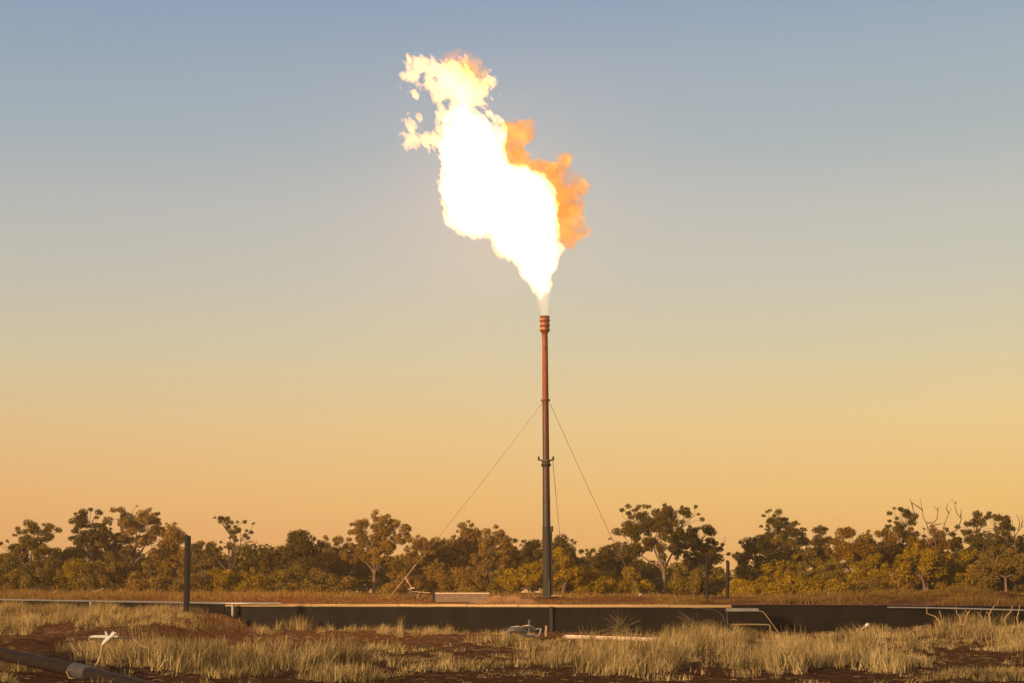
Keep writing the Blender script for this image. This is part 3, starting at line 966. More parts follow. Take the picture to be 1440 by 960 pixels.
# ------------------------------------------------------------------ trees
def leaf_cloud(C, R, per, size, rng, flat=0.8, out=0.6):
    """leaf-sized faces around clump centres C (n,3) with radii R"""
    n = len(C)
    k = np.maximum((per * (R / R.mean()) ** 2).astype(int), 8)
    idx = np.repeat(np.arange(n), k)
    m = len(idx)
    d = rng.normal(size=(m, 3))
    d /= np.linalg.norm(d, axis=1)[:, None]
    rr = rng.random(m) ** 0.36
    P = C[idx] + d * (R[idx] * rr)[:, None] * np.array([1, 1, flat])
    nrm = d * out + rng.normal(size=(m, 3)) * 0.5 + np.array([0, 0, 0.25])
    nrm /= np.linalg.norm(nrm, axis=1)[:, None]
    a = np.cross(nrm, rng.normal(size=(m, 3)))
    a /= np.linalg.norm(a, axis=1)[:, None] + 1e-9
    b = np.cross(nrm, a)
    s = size * rng.uniform(0.6, 1.25, m)
    V = np.stack([P - a * s[:, None], P - b * (0.5 * s)[:, None], P + a * s[:, None], P + b * (0.5 * s)[:, None]], 1).reshape(-1, 3)
    q = np.arange(m * 4).reshape(m, 4)
    ct = rng.normal(0, 0.14, n)
    tone = np.clip(0.45 + ct[idx] + rng.normal(0, 0.13, m), 0, 1)
    return V, q, tone


def limb(mb, a, b, r0, r1, rng, wob=0.12, n=5, seg=4):
    a, b = Vector(a), Vector(b)
    L = (b - a).length
    pts, rr = [], []
    w = Vector(rng.normal(0, wob * L, 3))
    w.z = abs(w.z) * 0.4
    for i in range(seg + 1):
        t = i / seg
        pts.append(a.lerp(b, t) + w * (math.sin(math.pi * t) * (0.8 + 0.4 * t)))
        rr.append(r0 + (r1 - r0) * t)
    mb.tube(pts, rr, n, cap=True)
    return pts


KIND = {  # crown base, lobes, clumps per m2 of crown, clump radius, leaves per clump
    'dome': dict(cb=0.16, lobes=6, cn=125, cr=(0.30, 0.70), lf=84, fill=0.35),
    'gum': dict(cb=0.30, lobes=7, cn=118, cr=(0.26, 0.58), lf=72, fill=0.45),
    'sparse': dict(cb=0.26, lobes=7, cn=125, cr=(0.24, 0.50), lf=56, fill=0.25),
    'bare': dict(cb=0.28, lobes=6, cn=44, cr=(0.12, 0.26), lf=26, fill=0.1),
    'bush': dict(cb=0.02, lobes=6, cn=112, cr=(0.30, 0.66), lf=84, fill=0.3),
}


def tree(name, cat, label, pxc, top, wpx, Y, kind, leaf, seed, trunk_px=None, bark='trunk', group='trees along the far treeline', split=1.0):
    K = KIND[kind]
    rng = np.random.default_rng(seed)
    X = (pxc - 720) / F * Y * (cp + 0.0)
    X = at(pxc, 838, Y).x
    z0 = gz(X, Y)
    H = at(pxc, top, Y).z - z0
    W = wpx / F * Y
    root = thing(name, label, cat, (X, Y, z0), group)
    tx = 0.0 if trunk_px is None else at(trunk_px, 838, Y).x - X
    cb = K['cb'] * H
    # lobes: ellipsoids that make the uneven outline
    lobes = []
    nl = K['lobes']
    for i in range(nl):
        if i == 0:
            c = np.array([rng.normal(0, 0.05) * W, 0, H - 0.24 * (H - cb)])
            s = np.array([0.34 * W, 0.30 * W, 0.26 * (H - cb)])
        else:
            ang = 2 * math.pi * i / (nl - 1) + rng.uniform(-0.5, 0.5)
            rx = 0.31 * W
            zc = cb + (H - cb) * rng.uniform(0.22, 0.66)
            if kind == 'bush':
                zc = cb + (H - cb) * rng.uniform(0.18, 0.55)
            c = np.array([math.cos(ang) * rx, math.sin(ang) * rx * 0.9, zc])
            s = np.array([0.27 * W, 0.27 * W, (H - cb) * rng.uniform(0.18, 0.30)])
        lobes.append((c, s))
    n = int(K['cn'] * max(0.5, W * (H - cb) / 42) * split)
    C = []
    vol = np.array([np.prod(s) ** (1 / 1.5) for c, s in lobes])
    pick = rng.choice(nl, n, p=vol / vol.sum())
    for i in pick:
        c, s = lobes[i]
        d = rng.normal(size=3)
        d /= np.linalg.norm(d)
        rr = rng.uniform(K['fill'], 1.0) ** 0.6
        p = c + d * s * rr
        p[2] = max(p[2], 0.25)
        C.append(p)
    C = np.array(C)
    R = rng.uniform(*K['cr'], len(C))
    zs = (0.97 if kind != 'bush' else 1.0) * H / np.max(C[:, 2] + R * 0.75)
    C[:, 2] *= zs
    lobes = [(c * np.array([1, 1, zs]), s_) for c, s_ in lobes]
    if kind != 'bush':
        # small tufts standing clear of the crown's outline on their own twigs
        ne = {'dome': 22, 'gum': 30, 'sparse': 34, 'bare': 26}[kind]
        E, RE = [], []
        for i in rng.choice(nl, ne):
            c, s = lobes[i]
            d = rng.normal(size=3)
            d[2] = abs(d[2]) * 0.9 + 0.1
            d /= np.linalg.norm(d)
            e_ = c + d * s * rng.uniform(1.0, 1.32)
            e_[2] = min(e_[2], H * rng.uniform(0.94, 1.0))
            E.append(e_)
            RE.append(rng.uniform(0.13, 0.30))
        C, R = np.concatenate([C, E]), np.concatenate([R, RE])
    if kind == 'bush':
        R = R * (1.15 - 0.45 * C[:, 2] / H)
    # trunk, limbs and twigs
    mb = MB()
    tr = 0.016 * H + 0.03
    if kind == 'bush':
        fork = 0.18 * H
    else:
        fork = (K['cb'] + rng.uniform(-0.06, 0.10)) * H
    pts = limb(mb, (tx, 0, -0.2), (tx * 0.6 + rng.normal(0, 0.03) * W, 0, fork), tr * 1.25, tr * 0.8, rng, 0.04, 7)
    fk = pts[-1]
    nodes = [fk]
    for c, s in lobes:
        e = Vector(c) + Vector((0, 0, -0.25 * s[2]))
        if e.z < fk.z + 0.2:
            e.z = fk.z + 0.3
        lp = limb(mb, fk, e, tr * 0.6, tr * 0.22, rng, 0.10, 6)
        nodes += lp[1:]
    NN = np.array([tuple(p) for p in nodes])
    for i in range(len(C)):
        if kind in ('bush', 'dome') and i % 3 and i < n:
            continue
        d = np.linalg.norm(NN - C[i], axis=1) + 0.6 * np.maximum(0, NN[:, 2] - C[i][2])
        j = int(np.argmin(d))
        limb(mb, NN[j], C[i], tr * 0.17, 0.012, rng, 0.14, 4, 3)
    mb.build("trunk", M[bark], root, smooth=True)
    V, q, t = leaf_cloud(C, R, K['lf'] * 2.1, 0.090 if kind != 'bare' else 0.08, rng, 0.78)
    link("crown", fast_mesh("crown", V, q, {'tone': t}), M[leaf], root)
    return root


TREES = [
    # px, top, width, Y, kind, leaf, label, extras
    (46, 727, 84, 118, 'sparse', 'leaf_olive', "open dark tree with beaded leaf tufts beyond the start of the pipe rail", {}),
    (4, 772, 70, 123, 'dome', 'leaf_olive', "low dark tree beside the open beaded tree, cut by the picture's edge", {}),
    (122, 711, 56, 129, 'sparse', 'leaf_dark', "dark knobbly-topped tree touching the tallest broad-domed tree", {}),
    (183, 708, 96, 131, 'gum', 'leaf_brown', "tallest broad-domed hazy brown tree on the post's side of the photo", {}),
    (240, 733, 48, 127, 'dome', 'leaf_brown', "small rounded tree between the broad-domed tree and the black post", {}),
    (95, 765, 60, 124, 'dome', 'leaf_dark', "dark mid-height tree under the knobbly-topped tree", {}),
    (287, 757, 60, 125, 'gum', 'leaf_dusty', "thin dusty tree just past the black post", {}),
    (316, 724, 74, 112, 'bare', 'leaf_dark', "half-bare crooked tree with few leaf tufts above the rail's leg", dict(trunk_px=322, bark='deadwood')),
    (388, 762, 58, 125, 'gum', 'leaf_dark', "dark tree with ragged sloping shoulder next to the half-bare tree", {}),
    (428, 741, 52, 122, 'dome', 'leaf_dark', "dark tree with one upright knot at its top", {}),
    (467, 750, 66, 127, 'gum', 'leaf_brown', "brown open tree between the knot-topped tree and the round pale-trunked tree", {}),
    (528, 718, 88, 117, 'gum', 'leaf_brown', "tall round tree with pale trunk and sky showing through its middle", dict(trunk_px=525, bark='palebark')),
    (494, 766, 50, 129, 'dome', 'leaf_brown', "low brown tree tucked against the round pale-trunked tree", {}),
    (584, 749, 62, 128, 'sparse', 'leaf_brown', "loose brown tree where the long guy wire meets the treetops", {}),
    (624, 752, 56, 131, 'gum', 'leaf_brown', "brown rounded tree above the concrete trough's near end", {}),
    (655, 730, 46, 125, 'sparse', 'leaf_brown', "tree with one tall tufted spire above the concrete trough", {}),
    (693, 738, 58, 120, 'sparse', 'leaf_brown', "see-through brown tree with curled top beside the stack's gap", dict(bark='palebark')),
    (750, 755, 50, 129, 'dome', 'leaf_dark', "small dark tree directly behind the stack's mast", {}),
    (789, 748, 50, 131, 'dome', 'leaf_dark', "dark two-knobbed tree peeping out beside the stack", {}),
    (832, 768, 66, 129, 'sparse', 'leaf_dark', "low flat-topped dark tree between the stack and the spreading tree", {}),
    (872, 760, 70, 131, 'gum', 'leaf_dark', "dark tree with layered boughs stepping up to the spreading tree", {}),
    (924, 708, 112, 115, 'gum', 'leaf_dark', "tall spreading dark tree with forked pale trunk, highest near the stack", dict(trunk_px=938, bark='palebark')),
    (985, 734, 62, 122, 'gum', 'leaf_dark', "dark tree with flat leaning crown above the slim black post", {}),
    (1062, 749, 64, 124, 'dome', 'leaf_dark', "dense dark tree just past the pair of slim posts", {}),
    (1108, 711, 56, 133, 'sparse', 'leaf_dark', "lone spire of round leaf beads rising above the dense wood", {}),
    (1108, 753, 84, 127, 'dome', 'leaf_olive', "broad dense tree beneath the beaded spire", {}),
    (1156, 737, 52, 129, 'sparse', 'leaf_dark', "small open tree with lone round tuft beside the beaded spire", {}),
    (1198, 738, 74, 121, 'dome', 'leaf_amber_lit', "smooth amber-brown domed tree next to the lone round tuft", {}),
    (1246, 738, 78, 125, 'dome', 'leaf_amber_lit', "amber-brown domed tree in the middle of the dense wood", {}),
    (1276, 709, 58, 129, 'sparse', 'leaf_dark', "dark tufted treetop beside the bare antler-like branches", {}),
    (1306, 737, 76, 123, 'dome', 'leaf_amber_lit', "amber-brown domed tree below the bare antler-like branches", {}),
    (1376, 714, 62, 122, 'sparse', 'leaf_dark', "dark star-topped tree on the far side of the bare branches", {}),
    (1406, 718, 58, 120, 'sparse', 'leaf_dark', "dark tufted tree beside the star-topped tree", {}),
    (1440, 750, 60, 126, 'dome', 'leaf_dark', "low dark tree at the picture's edge beyond the straw mound", {}),
    (1345, 760, 70, 128, 'dome', 'leaf_olive', "low olive tree filling the gap under the bare branches", {}),
    (1412, 764, 62, 103, 'gum', 'leaf_dusty', "pale straight-trunked young tree behind the straw mound", dict(trunk_px=1416, bark='palebark')),
    (1296, 764, 56, 104, 'gum', 'leaf_yellow_lit', "yellow-lit young tree with thick twin trunk before the amber trees", dict(trunk_px=1299, bark='trunk')),
]
for i, (px, tp, w, Y, kd, lf, lab, ex) in enumerate(TREES):
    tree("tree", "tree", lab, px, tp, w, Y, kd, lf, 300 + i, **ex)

SHRUBS = [
    (150, 772, 78, 112, 'leaf_dusty', "dusty billowing shrub below the broad-domed tree"),
    (104, 782, 54, 114, 'leaf_yellow_lit', "yellow-green shrub between the beaded tree and the dusty billowing shrub"),
    (28, 795, 70, 113, 'leaf_olive', "dark rounded shrub under the open beaded tree"),
    (215, 785, 66, 112, 'leaf_brown', "brown shrub between the dusty billowing shrub and the black post"),
    (268, 792, 46, 110, 'leaf_dusty', "pale shrub standing directly behind the black post"),
    (303, 795, 50, 111, 'leaf_yellow_lit', "yellow-green shrub between the black post and the half-bare tree"),
    (352, 796, 54, 112, 'leaf_yellow_lit', "yellow-green shrub at the other foot of the half-bare tree"),
    (405, 790, 64, 112, 'leaf_olive', "dark shrub under the tree with the sloping shoulder"),
    (458, 795, 66, 112, 'leaf_dusty', "speckled dusty shrub under the brown open tree"),
    (560, 800, 64, 112, 'leaf_brown', "brown shrub behind the thick foot of the long guy wire"),
    (612, 788, 66, 113, 'leaf_brown', "brown shrub behind the near end of the concrete trough"),
    (662, 790, 60, 112, 'leaf_brown', "brown shrub behind the far end of the concrete trough"),
    (704, 795, 46, 111, 'leaf_olive', "olive shrub at the edge of the gap before the stack"),
    (744, 781, 66, 105, 'leaf_yellow_lit', "rounded yellow-lit shrub on the earth heap's side of the stack"),
    (789, 766, 56, 104, 'leaf_yellow_lit', "cone-shaped yellow-lit shrub just past the stack's foot"),
    (826, 795, 62, 106, 'leaf_yellow_lit', "low yellow-lit shrub beside the cone-shaped shrub"),
    (878, 795, 72, 108, 'leaf_yellow_lit', "wide yellow-lit shrub behind the guy wire's white reflector"),
    (968, 795, 66, 111, 'leaf_olive', "olive shrub beside the spreading tree's trunk"),
    (1010, 805, 50, 113, 'leaf_olive', "small dark shrub between the two slim posts"),
    (1046, 812, 44, 106, 'leaf_yellow_lit', "small round yellow shrub just past the slim posts"),
    (1097, 785, 60, 107, 'leaf_yellow_lit', "tall peaked yellow shrub under the beaded spire"),
    (1122, 808, 58, 104, 'leaf_yellow_lit', "low bright yellow shrub touching the tall peaked one"),
    (1076, 818, 66, 103, 'leaf_yellow_lit', "wide low yellow shrub between the small round and peaked shrubs"),
    (1165, 785, 66, 110, 'leaf_olive', "olive green shrub between the peaked yellow shrub and amber trees"),
    (1172, 812, 44, 104, 'leaf_yellow_lit', "little pointed yellow shrub before the olive green shrub"),
    (1228, 775, 76, 108, 'leaf_yellow_lit', "broad yellow-topped shrub under the middle amber tree"),
    (1215, 812, 60, 105, 'leaf_olive', "low grey-olive shrub before the broad yellow-topped shrub"),
    (1350, 768, 82, 107, 'leaf_yellow_lit', "broad tiered yellow shrub under the bare branches"),
    (1380, 800, 60, 106, 'leaf_olive', "dark olive shrub behind the crest of the straw mound"),
    (1445, 790, 56, 106, 'leaf_dusty', "dusty shrub beyond the pale straight-trunked young tree"),
    (1262, 800, 50, 107, 'leaf_brown', "brown shrub beside the twin-trunked young tree"),
]
for i, (px, tp, w, Y, lf, lab) in enumerate(SHRUBS):
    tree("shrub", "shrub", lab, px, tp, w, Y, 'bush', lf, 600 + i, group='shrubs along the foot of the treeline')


# bare dead trees
def dead_tree(label, base_px, Y, lines, r0=0.07):
    X = at(base_px, 838, Y).x
    z0 = gz(X, Y)
    root = thing("dead_tree", label, "dead tree", (X, Y, z0), "bare dead trees in the treeline")
    o = Vector((X, Y, z0))
    tr, br = MB(), MB()
    for i, ln in enumerate(lines):
        pts = [at(px, py, Y + 0.25 * math.sin(i * 2.1)) - o for px, py in ln]
        n = len(pts)
        a, b = (r0 * 1.6, r0 * 0.75) if i == 0 else (r0 * 0.75, 0.014)
        (tr if i == 0 else br).tube(pts, [a + (b - a) * k / (n - 1) for k in range(n)], 6)
    tr.build("trunk", M['deadwood'], root, smooth=True)
    br.build("branches", M['deadwood'], root, smooth=True)


dead_tree("bare dead tree with antler-like branches above the amber trees", 1318, 119, [
    [(1318, 842), (1319, 800), (1316, 765), (1314, 745)],
    [(1314, 748), (1305, 744), (1303, 735), (1298, 727), (1297, 717), (1294, 700)],
    [(1298, 717), (1288, 710), (1282, 706), (1279, 701)],
    [(1282, 706), (1284, 716), (1287, 726)],
    [(1304, 734.5), (1313, 734.5), (1318, 729), (1319, 718), (1313, 711)],
    [(1319, 718), (1319, 712)],
    [(1314, 748), (1313, 742), (1315, 736)],
    [(1314, 750), (1330, 760), (1328, 752), (1326, 743), (1329, 735), (1333, 724), (1337, 717), (1338, 714)],
    [(1314.5, 737), (1322, 736.5), (1329, 735)],
    [(1328, 741), (1333, 745), (1336, 749), (1332, 752.5)],
    [(1334, 721), (1331, 714), (1333, 707)],
    [(1328, 752), (1345, 745), (1349, 738), (1352, 729), (1346, 722), (1343, 712), (1343, 707), (1337, 701)],
    [(1351, 727), (1352, 715)], [(1343, 708), (1345, 704)],
])
dead_tree("small bare dead tree with two whippy branches over the slim black post", 996, 118, [
    [(997, 842), (996, 810), (995, 790), (993, 785)],
    [(993, 786), (999, 781), (1004, 778), (1006, 771), (1008, 763), (1004, 758), (1003, 753)],
    [(1005, 775), (1011, 770), (1017, 764), (1020, 757), (1019, 752)],
    [(1002, 780), (1010, 781), (1016, 786), (1022, 790)],
], 0.05)
dead_tree("small bare dead tree with thin upswept twigs at the picture's edge", 1430, 118, [
    [(1430, 842), (1429, 800), (1428, 765), (1427, 752)],
    [(1427, 754), (1431, 748), (1436, 741), (1444, 737)],
    [(1432, 746), (1434, 735), (1432, 728), (1429, 722)],
    [(1427, 752), (1424, 740), (1423, 730)],
    [(1436, 741), (1438, 732), (1436, 725)],
], 0.05)

# long crooked limb of the pale-trunked tree is a fallen bough leaning out of it
# far wood: the mass behind the trees one can tell apart
rng = np.random.default_rng(21)
n = 2800
X = rng.uniform(-85, 85, n)
Y = rng.uniform(134, 152, n)
hmax = 3.2 + 1.5 * fbm(X, np.zeros_like(X), np.zeros_like(X), 0.12, 3, 31)
gap = np.exp(-(((X / Y * F * 1.0) - 300) / 14) ** 2)
hmax = np.clip(hmax * (1 - 0.5 * gap), 1.2, 5.5)
off = np.abs(X) > 0.37 * Y
hmax = np.where(off, hmax * 1.7, hmax)
Z = ground_z(X, Y) + 0.2 + hmax * rng.random(n) ** 0.8
V, q, t = leaf_cloud(np.stack([X, Y, Z], -1), rng.uniform(0.5, 1.0, n), 70, 0.2, rng, 0.8)
g = link("distant_wood", fast_mesh("distant_wood", V, q, {'tone': t}), M['leaf_olive'])
tag(g, "dark mass of scrub behind the trees along the horizon", "woodland", kind="stuff")


# ------------------------------------------------------------------ flame
def poly_sd(PX, PZ, poly):
    """signed distance to a closed outline, positive inside"""
    p = np.array(poly)
    a, b = p, np.roll(p, -1, 0)
    d = np.full(PX.shape, 1e9)
    inside = np.zeros(PX.shape, bool)
    for (x0, z0), (x1, z1) in zip(a, b):
        ex, ez = x1 - x0, z1 - z0
        wx, wz = PX - x0, PZ - z0
        t = np.clip((wx * ex + wz * ez) / (ex * ex + ez * ez + 1e-12), 0, 1)
        d = np.minimum(d, np.hypot(wx - ex * t, wz - ez * t))
        c = ((z0 > PZ) != (z1 > PZ)) & (PX < (x1 - x0) * (PZ - z0) / (z1 - z0 + 1e-12) + x0)
        inside ^= c
    return np.where(inside, d, -d)


def surface_nets(Fv, org, h):
    ins = Fv > 0
    nx, ny, nz = Fv.shape
    acc = np.zeros((nx - 1, ny - 1, nz - 1, 3), np.float32)
    cnt = np.zeros((nx - 1, ny - 1, nz - 1), np.int16)
    quads = []
    cells = np.arange((nx - 1) * (ny - 1) * (nz - 1)).reshape(nx - 1, ny - 1, nz - 1)
    for ax in range(3):
        sl0 = [slice(None)] * 3
        sl1 = [slice(None)] * 3
        sl0[ax] = slice(0, -1)
        sl1[ax] = slice(1, None)
        f0, f1 = Fv[tuple(sl0)], Fv[tuple(sl1)]
        i0, i1 = ins[tuple(sl0)], ins[tuple(sl1)]
        cr = i0 != i1
        idx = np.argwhere(cr)
        t = (f0[cr] / (f0[cr] - f1[cr] + 1e-12))
        pos = idx.astype(np.float32)
        pos[:, ax] += t
        o1, o2 = [k for k in range(3) if k != ax]
        ids = []
        ok = np.ones(len(idx), bool)
        dims = cnt.shape
        nb = []
        for d1, d2 in ((-1, -1), (0, -1), (0, 0), (-1, 0)):
            c = idx.copy()
            c[:, o1] += d1
            c[:, o2] += d2
            v = np.all((c >= 0) & (c < np.array(dims)), 1)
            ok &= v
            nb.append((c, v))
            cc = c[v]
            np.add.at(acc, (cc[:, 0], cc[:, 1], cc[:, 2]), pos[v])
            np.add.at(cnt, (cc[:, 0], cc[:, 1], cc[:, 2]), 1)
        q = np.stack([cells[c[ok][:, 0], c[ok][:, 1], c[ok][:, 2]] for c, v in nb], 1)
        fl = i0[cr][ok]
        if ax == 1:
            fl = ~fl
        q[~fl] = q[~fl][:, ::-1]
        quads.append(q)
    q = np.concatenate(quads)
    used = cnt.ravel() > 0
    remap = np.cumsum(used) - 1
    V = acc.reshape(-1, 3)[used] / cnt.ravel()[used][:, None]
    return V * h + np.array(org, np.float32), remap[q]


Yf = 61.0
F0 = at(766, 444, Yf)        # flame root, at the drum's mouth


def fl(u, v):
    """outline point of the flame, relative to its root: read off an enlargement of the photo"""
    p = at(540 + u / 2.1322, 30 + v / 2.1333, Yf)
    return (p.x - F0.x, p.z - F0.z)


BODY = [fl(*p) for p in [(446, 815), (428, 785), (408, 750), (385, 718), (338, 702), (318, 658), (280, 668), (240, 640), (186, 605), (178, 545), (172, 470), (160, 405), (166, 350),
                         (186, 322), (178, 290), (200, 268), (250, 250), (290, 272), (330, 300), (355, 345), (370, 385), (380, 415), (430, 440), (470, 465), (500, 510), (526, 560), (522, 640), (523, 720), (510, 765), (500, 812), (472, 830)]]
TIP = [fl(*p) for p in [(55, 168), (66, 142), (100, 122), (150, 108), (190, 118), (215, 128), (245, 128), (265, 155), (280, 180), (316, 184), (320, 202), (300, 228), (284, 262), (300, 290), (240, 300), (180, 300), (176, 280), (195, 250), (184, 230),
                        (150, 228), (128, 215), (150, 190), (120, 168), (92, 182), (72, 184)]]
WISP = [fl(*p) for p in [(84, 356), (100, 342), (96, 318), (132, 328), (172, 312), (185, 340), (172, 362), (140, 372), (112, 366)]]
SMOKE = [fl(*p) for p in [(318, 268), (350, 255), (385, 243), (440, 258), (452, 310), (434, 342), (490, 362), (550, 398), (578, 450), (606, 480), (602, 525), (570, 562), (586, 605), (582, 658), (548, 652), (510, 640), (500, 560), (460, 465), (410, 440), (360, 400), (340, 330)]]
PUFF = [fl(*p) for p in [(175, 70), (190, 36), (222, 18), (252, 40), (272, 90), (298, 150), (250, 155), (200, 115)]]
SPARKS = [(170, 62, .10), (185, 70, .11), (164, 82, .06), (222, 62, .05), (245, 104, .08), (260, 88, .07), (94, 222, .13), (95, 381, .06), (140, 380, .07), (118, 384, .05), (350, 222, .05), (322, 232, .13), (312, 212, .12), (165, 240, .08)]


def grid(lo, hi, h):
    ax = [np.arange(lo[k], hi[k] + h, h) for k in range(3)]
    return np.meshgrid(*ax, indexing='ij')


root = thing("gas_flame", "huge white-hot gas flame with ragged yellow edges streaming from the stack", "flame", F0)

h = 0.050
lo, hi = (-6.6, -2.5, 0.1), (2.0, 2.5, 12.2)
X3, Y3, Z3 = grid(lo, hi, h)
X2, Z2 = X3[:, 0, :], Z3[:, 0, :]
wx = 0.16 * fbm(X3, Y3, Z3, 0.9, 3, 401)
wz = 0.16 * fbm(X3, Y3, Z3, 0.9, 3, 411)
ca, sa = math.cos(math.radians(28)), math.sin(math.radians(28))


def flow(a, b, c, k=0.62):
    # coordinates drawn out along the way the gas streams (up and to the left)
    al = -a * sa + c * ca
    ac = a * ca + c * sa
    return ac, b, al * k


A3, B3, C3 = flow(X3 + wx, Y3, Z3 + wz)
nz = fbm(A3, B3, C3, 1.35, 6, 421, 0.66)


def profile(sd2, R):
    return sd2[:, None, :] - (np.sqrt(R * R + Y3 ** 2) - R)


fb = profile(poly_sd(X2, Z2, BODY), 1.0) + 0.13 * fbm(A3, B3, C3, 3.6, 4, 471, 0.6) + (0.13 + 0.10 * sstep(0.6, 2.0, Z3) + 0.27 * sstep(4.0, 7.5, Z3)) * nz - 0.10
fw = profile(poly_sd(X2, Z2, WISP), 0.45) + 0.75 * nz - 0.12
ft = profile(poly_sd(X2, Z2, TIP), 0.42) + 0.62 * fbm(A3, B3, C3, 2.3, 5, 431, 0.72) - 0.12
ft = np.maximum(ft, fw)
for su, sv, sr in SPARKS:
    cx_, cz_ = fl(su, sv)
    ux, uz = X3 - cx_, Z3 - cz_
    dd = np.sqrt(((ux * ca + uz * sa) * 1.5) ** 2 + Y3 ** 2 + ((uz * ca - ux * sa) * 0.7) ** 2)
    ft = np.maximum(ft, np.where(dd < 0.4, 0.8 * sr - dd + 0.16 * nz, -1))


def border(Fv):
    Fv[0], Fv[-1] = -1, -1
    Fv[:, 0], Fv[:, -1] = -1, -1
    Fv[:, :, 0], Fv[:, :, -1] = -1, -1
    return Fv


M['fire'] = emit_volume("fire", (1.0, 0.48, 0.14), 4.3, 0.4)
M['fire_tip'] = emit_volume("fire_tip", (1.0, 0.41, 0.085), 2.85, 0.25)
M['fire_thin'] = emit_volume("fire_thin", (1.0, 0.58, 0.22), 0.6)


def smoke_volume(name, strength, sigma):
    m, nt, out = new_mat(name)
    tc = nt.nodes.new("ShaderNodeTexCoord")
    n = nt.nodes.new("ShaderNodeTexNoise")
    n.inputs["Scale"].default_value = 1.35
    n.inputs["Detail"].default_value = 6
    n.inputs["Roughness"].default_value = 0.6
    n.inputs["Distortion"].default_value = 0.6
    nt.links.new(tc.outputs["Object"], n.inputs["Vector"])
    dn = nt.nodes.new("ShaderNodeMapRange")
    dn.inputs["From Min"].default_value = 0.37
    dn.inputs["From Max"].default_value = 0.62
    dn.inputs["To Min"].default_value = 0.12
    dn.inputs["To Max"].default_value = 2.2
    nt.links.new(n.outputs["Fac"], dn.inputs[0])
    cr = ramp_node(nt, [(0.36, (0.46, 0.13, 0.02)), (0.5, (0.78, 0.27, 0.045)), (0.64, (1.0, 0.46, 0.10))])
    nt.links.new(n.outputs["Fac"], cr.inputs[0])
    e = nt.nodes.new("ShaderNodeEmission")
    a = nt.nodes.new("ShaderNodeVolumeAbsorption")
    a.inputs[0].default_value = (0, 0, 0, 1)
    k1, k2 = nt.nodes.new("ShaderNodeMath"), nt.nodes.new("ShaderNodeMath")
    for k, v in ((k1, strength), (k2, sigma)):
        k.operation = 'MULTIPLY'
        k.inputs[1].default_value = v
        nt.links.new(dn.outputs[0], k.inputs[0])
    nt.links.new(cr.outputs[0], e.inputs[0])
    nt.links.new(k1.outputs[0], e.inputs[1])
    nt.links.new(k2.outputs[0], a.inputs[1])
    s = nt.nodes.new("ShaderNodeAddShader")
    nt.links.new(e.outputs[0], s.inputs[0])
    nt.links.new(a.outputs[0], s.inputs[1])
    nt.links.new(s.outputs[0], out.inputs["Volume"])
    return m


M['smoke'] = smoke_volume("self_lit_smoke", 1.1, 1.2)  # the flame's light on the smoke is given as emission
M['puff'] = smoke_volume("self_lit_gas", 0.4, 0.3)  # faint wisp, its orange light emitted as well

V, q = surface_nets(border(fb.copy()), lo, h)
link("flame_body", fast_mesh("flame_body", V, q), M['fire'], root)
V, q = surface_nets(border(ft.copy()), lo, h)
link("flame_tip", fast_mesh("flame_tip", V, q), M['fire_tip'], root)
# white-hot heart of the flame: the part that throws the light
hh = 0.3
sub = slice(None, None, 6)
fh = (profile(poly_sd(X2, Z2, BODY), 1.1) - 0.75)[sub, sub, sub]
fh = np.minimum(fh, fb[sub, sub, sub] - 0.35)
m, nt, out = new_mat("white_hot")
e = nt.nodes.new("ShaderNodeEmission")
e.inputs[0].default_value = (1.0, 0.50, 0.16, 1)
e.inputs[1].default_value = 255.0
nt.links.new(e.outputs[0], out.inputs["Surface"])
V, q = surface_nets(border(fh.copy()), lo, h * 6)
link("flame_heart", fast_mesh("flame_heart", V, q), m, root)
# pale transparent jets between the drum and the body
mb = MB()
for k, (u, v, w0, w1) in enumerate(((452, 815, 0.03, 0.10), (468, 805, 0.05, 0.13), (484, 810, 0.05, 0.12), (497, 812, 0.03, 0.08), (440, 812, 0.012, 0.06))):
    ex, ez = fl(u, v - 12)
    sx_ = (k - 1.5) * 0.06
    mb.tube([(sx_, 0, 0.0), (sx_ * 0.6 + ex * 0.4, 0.03 * (k % 2), ez * 0.45), (ex, 0.05 * (k % 3 - 1), ez)], [w0, (w0 + w1) / 2, w1], 10)
mb.build("flame_jet", M['fire_thin'], root)
mb = MB()
ex, ez = fl(472, 800)
mb.tube([(0.0, 0, -0.02), (ex * 0.5, 0, ez * 0.5), (ex, 0, ez)], [0.17, 0.25, 0.40], 20)
mb.build("flame_sheath", emit_volume("fire_sheath", (1.0, 0.55, 0.2), 0.22), root)

# smoke behind the flame, its orange light put in as emission
sm = thing("smoke", "puffy self-glowing orange smoke trailing behind the white flame", "smoke", F0 + Vector((0, 1.6, 0)))
h2 = 0.085
lo2, hi2 = (-4.8, -2.0, 3.0), (3.6, 2.0, 12.6)
X3, Y3, Z3 = grid(lo2, hi2, h2)
X2, Z2 = X3[:, 0, :], Z3[:, 0, :]
nz = fbm(X3, Y3, Z3, 0.9, 5, 521, 0.58)
fs_ = profile(poly_sd(X2, Z2, SMOKE), 0.42) + 0.72 * nz - 0.02
V, q = surface_nets(border(fs_), lo2, h2)
link("smoke_cloud", fast_mesh("smoke_cloud", V, q), M['smoke'], sm)
fs_ = profile(poly_sd(X2, Z2, PUFF), 0.7) + 0.60 * nz + 0.12
V, q = surface_nets(border(fs_), lo2, h2)
link("smoke_wisp", fast_mesh("smoke_wisp", V, q), M['puff'], sm)

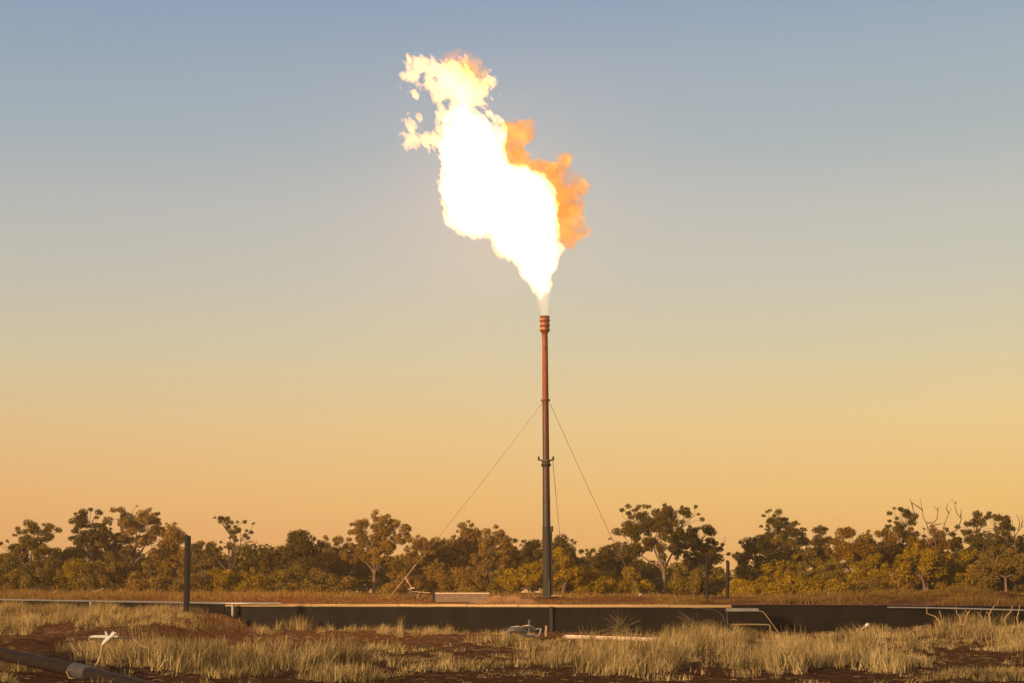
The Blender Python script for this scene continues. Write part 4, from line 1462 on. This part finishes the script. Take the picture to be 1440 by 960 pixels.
# ------------------------------------------------------------------ evening haze
hzb = MB()
hzb.box((-170, -30, -1.6), (170, 190, 24.0))
m, nt, out = new_mat("haze")
pv_ = nt.nodes.new("ShaderNodeVolumePrincipled")
pv_.inputs["Color"].default_value = (0.95, 0.78, 0.56, 1)
pv_.inputs["Density"].default_value = 0.0005
pv_.inputs["Anisotropy"].default_value = 0.35
nt.links.new(pv_.outputs[0], out.inputs["Volume"])
tag(hzb.build("haze", m), "thin golden evening haze over the whole place", "haze", kind="stuff")

# ------------------------------------------------------------------ sky and sun
SUN_EL, SUN_AZ = math.radians(9.0), math.radians(-142.0)
W = bpy.data.worlds.new("World")
S.world = W
W.use_nodes = True
nt = W.node_tree
nt.nodes.clear()
out = nt.nodes.new("ShaderNodeOutputWorld")
bg = nt.nodes.new("ShaderNodeBackground")
sky = nt.nodes.new("ShaderNodeTexSky")
sky.sky_type = 'NISHITA'
sky.sun_disc = False
sky.sun_elevation = SUN_EL
sky.sun_rotation = SUN_AZ
sky.air_density = 1.2
sky.dust_density = 3.0
bg.inputs[1].default_value = 0.10


def lin(c):
    c = np.array(c) / 255.0
    return tuple(np.where(c <= 0.04045, c / 12.92, ((c + 0.055) / 1.055) ** 2.4))


def skyz(py):
    return math.sin(math.atan((480 - py) / F) + PITCH)


STOPS_L = [(833, (222, 160, 98)), (760, (225, 168, 108)), (700, (227, 177, 115)), (600, (220, 188, 138)), (500, (202, 191, 161)), (400, (187, 185, 174)), (300, (175, 179, 180)), (200, (155, 170, 181)), (100, (144, 162, 181)), (0, (130, 153, 183))]
STOPS_R = [(833, (228, 166, 98)), (760, (231, 177, 109)), (700, (234, 189, 116)), (600, (231, 199, 138)), (500, (212, 198, 161)), (400, (196, 193, 176)), (300, (186, 186, 180)), (200, (165, 177, 181)), (100, (155, 170, 182)), (0, (141, 160, 184))]
SC = 0.55     # ramp covers z = 0 .. SC


def sky_ramp(stops):
    st = [(skyz(py) / SC, lin(c)) for py, c in stops]
    st += [(0.86, (0.215, 0.27, 0.37)), (1.0, (0.19, 0.235, 0.32))]
    st[0] = (0.0, st[0][1])
    r = ramp_node(nt, st)
    return r


tc = nt.nodes.new("ShaderNodeTexCoord")
sx = nt.nodes.new("ShaderNodeSeparateXYZ")
nt.links.new(tc.outputs["Generated"], sx.inputs[0])
mr = nt.nodes.new("ShaderNodeMapRange")
mr.inputs["From Max"].default_value = SC
nt.links.new(sx.outputs["Z"], mr.inputs[0])
rl, rr = sky_ramp(STOPS_L), sky_ramp(STOPS_R)
nt.links.new(mr.outputs[0], rl.inputs[0])
nt.links.new(mr.outputs[0], rr.inputs[0])
mx_ = nt.nodes.new("ShaderNodeMapRange")
mx_.inputs["From Min"].default_value = -0.32
mx_.inputs["From Max"].default_value = 0.32
nt.links.new(sx.outputs["X"], mx_.inputs[0])
mix = nt.nodes.new("ShaderNodeMix")
mix.data_type = 'RGBA'
nt.links.new(mx_.outputs[0], mix.inputs[0])
nt.links.new(rl.outputs[0], mix.inputs[6])
nt.links.new(rr.outputs[0], mix.inputs[7])
# dusk colours by elevation, weighed against the physical sky
gain = nt.nodes.new("ShaderNodeMix")
gain.data_type = 'RGBA'
gain.blend_type = 'MULTIPLY'
gain.inputs[0].default_value = 1.0
gain.inputs[7].default_value = (7.92, 7.74, 7.50, 1)
nt.links.new(mix.outputs[2], gain.inputs[6])
m2 = nt.nodes.new("ShaderNodeMix")
m2.data_type = 'RGBA'
m2.inputs[0].default_value = 0.92
nt.links.new(sky.outputs[0], m2.inputs[6])
nt.links.new(gain.outputs[2], m2.inputs[7])
nt.links.new(m2.outputs[2], bg.inputs[0])
nt.links.new(bg.outputs[0], out.inputs[0])

sl = bpy.data.lights.new("sun", 'SUN')
sl.energy = 5.0
sl.angle = math.radians(2.0)
sl.color = (1.0, 0.66, 0.33)
so = bpy.data.objects.new("sun", sl)
COL.objects.link(so)
d = Vector((math.sin(SUN_AZ) * math.cos(SUN_EL), math.cos(SUN_AZ) * math.cos(SUN_EL), math.sin(SUN_EL)))
so.rotation_euler = d.to_track_quat('Z', 'Y').to_euler()
so.location = d * 200

# ------------------------------------------------------------------ render settings
S.view_settings.view_transform = 'Standard'
S.view_settings.look = 'None'
S.view_settings.gamma = 1.0
S.view_settings.exposure = 0.5
S.view_settings.use_curve_mapping = False
S.cycles.use_denoising = True
S.cycles.max_bounces = 6
S.cycles.transparent_max_bounces = 64
S.cycles.volume_bounces = 0
S.cycles.volume_step_rate = 0.35
S.cycles.sample_clamp_indirect = 4.0
S.cycles.caustics_reflective = False
S.cycles.caustics_refractive = False
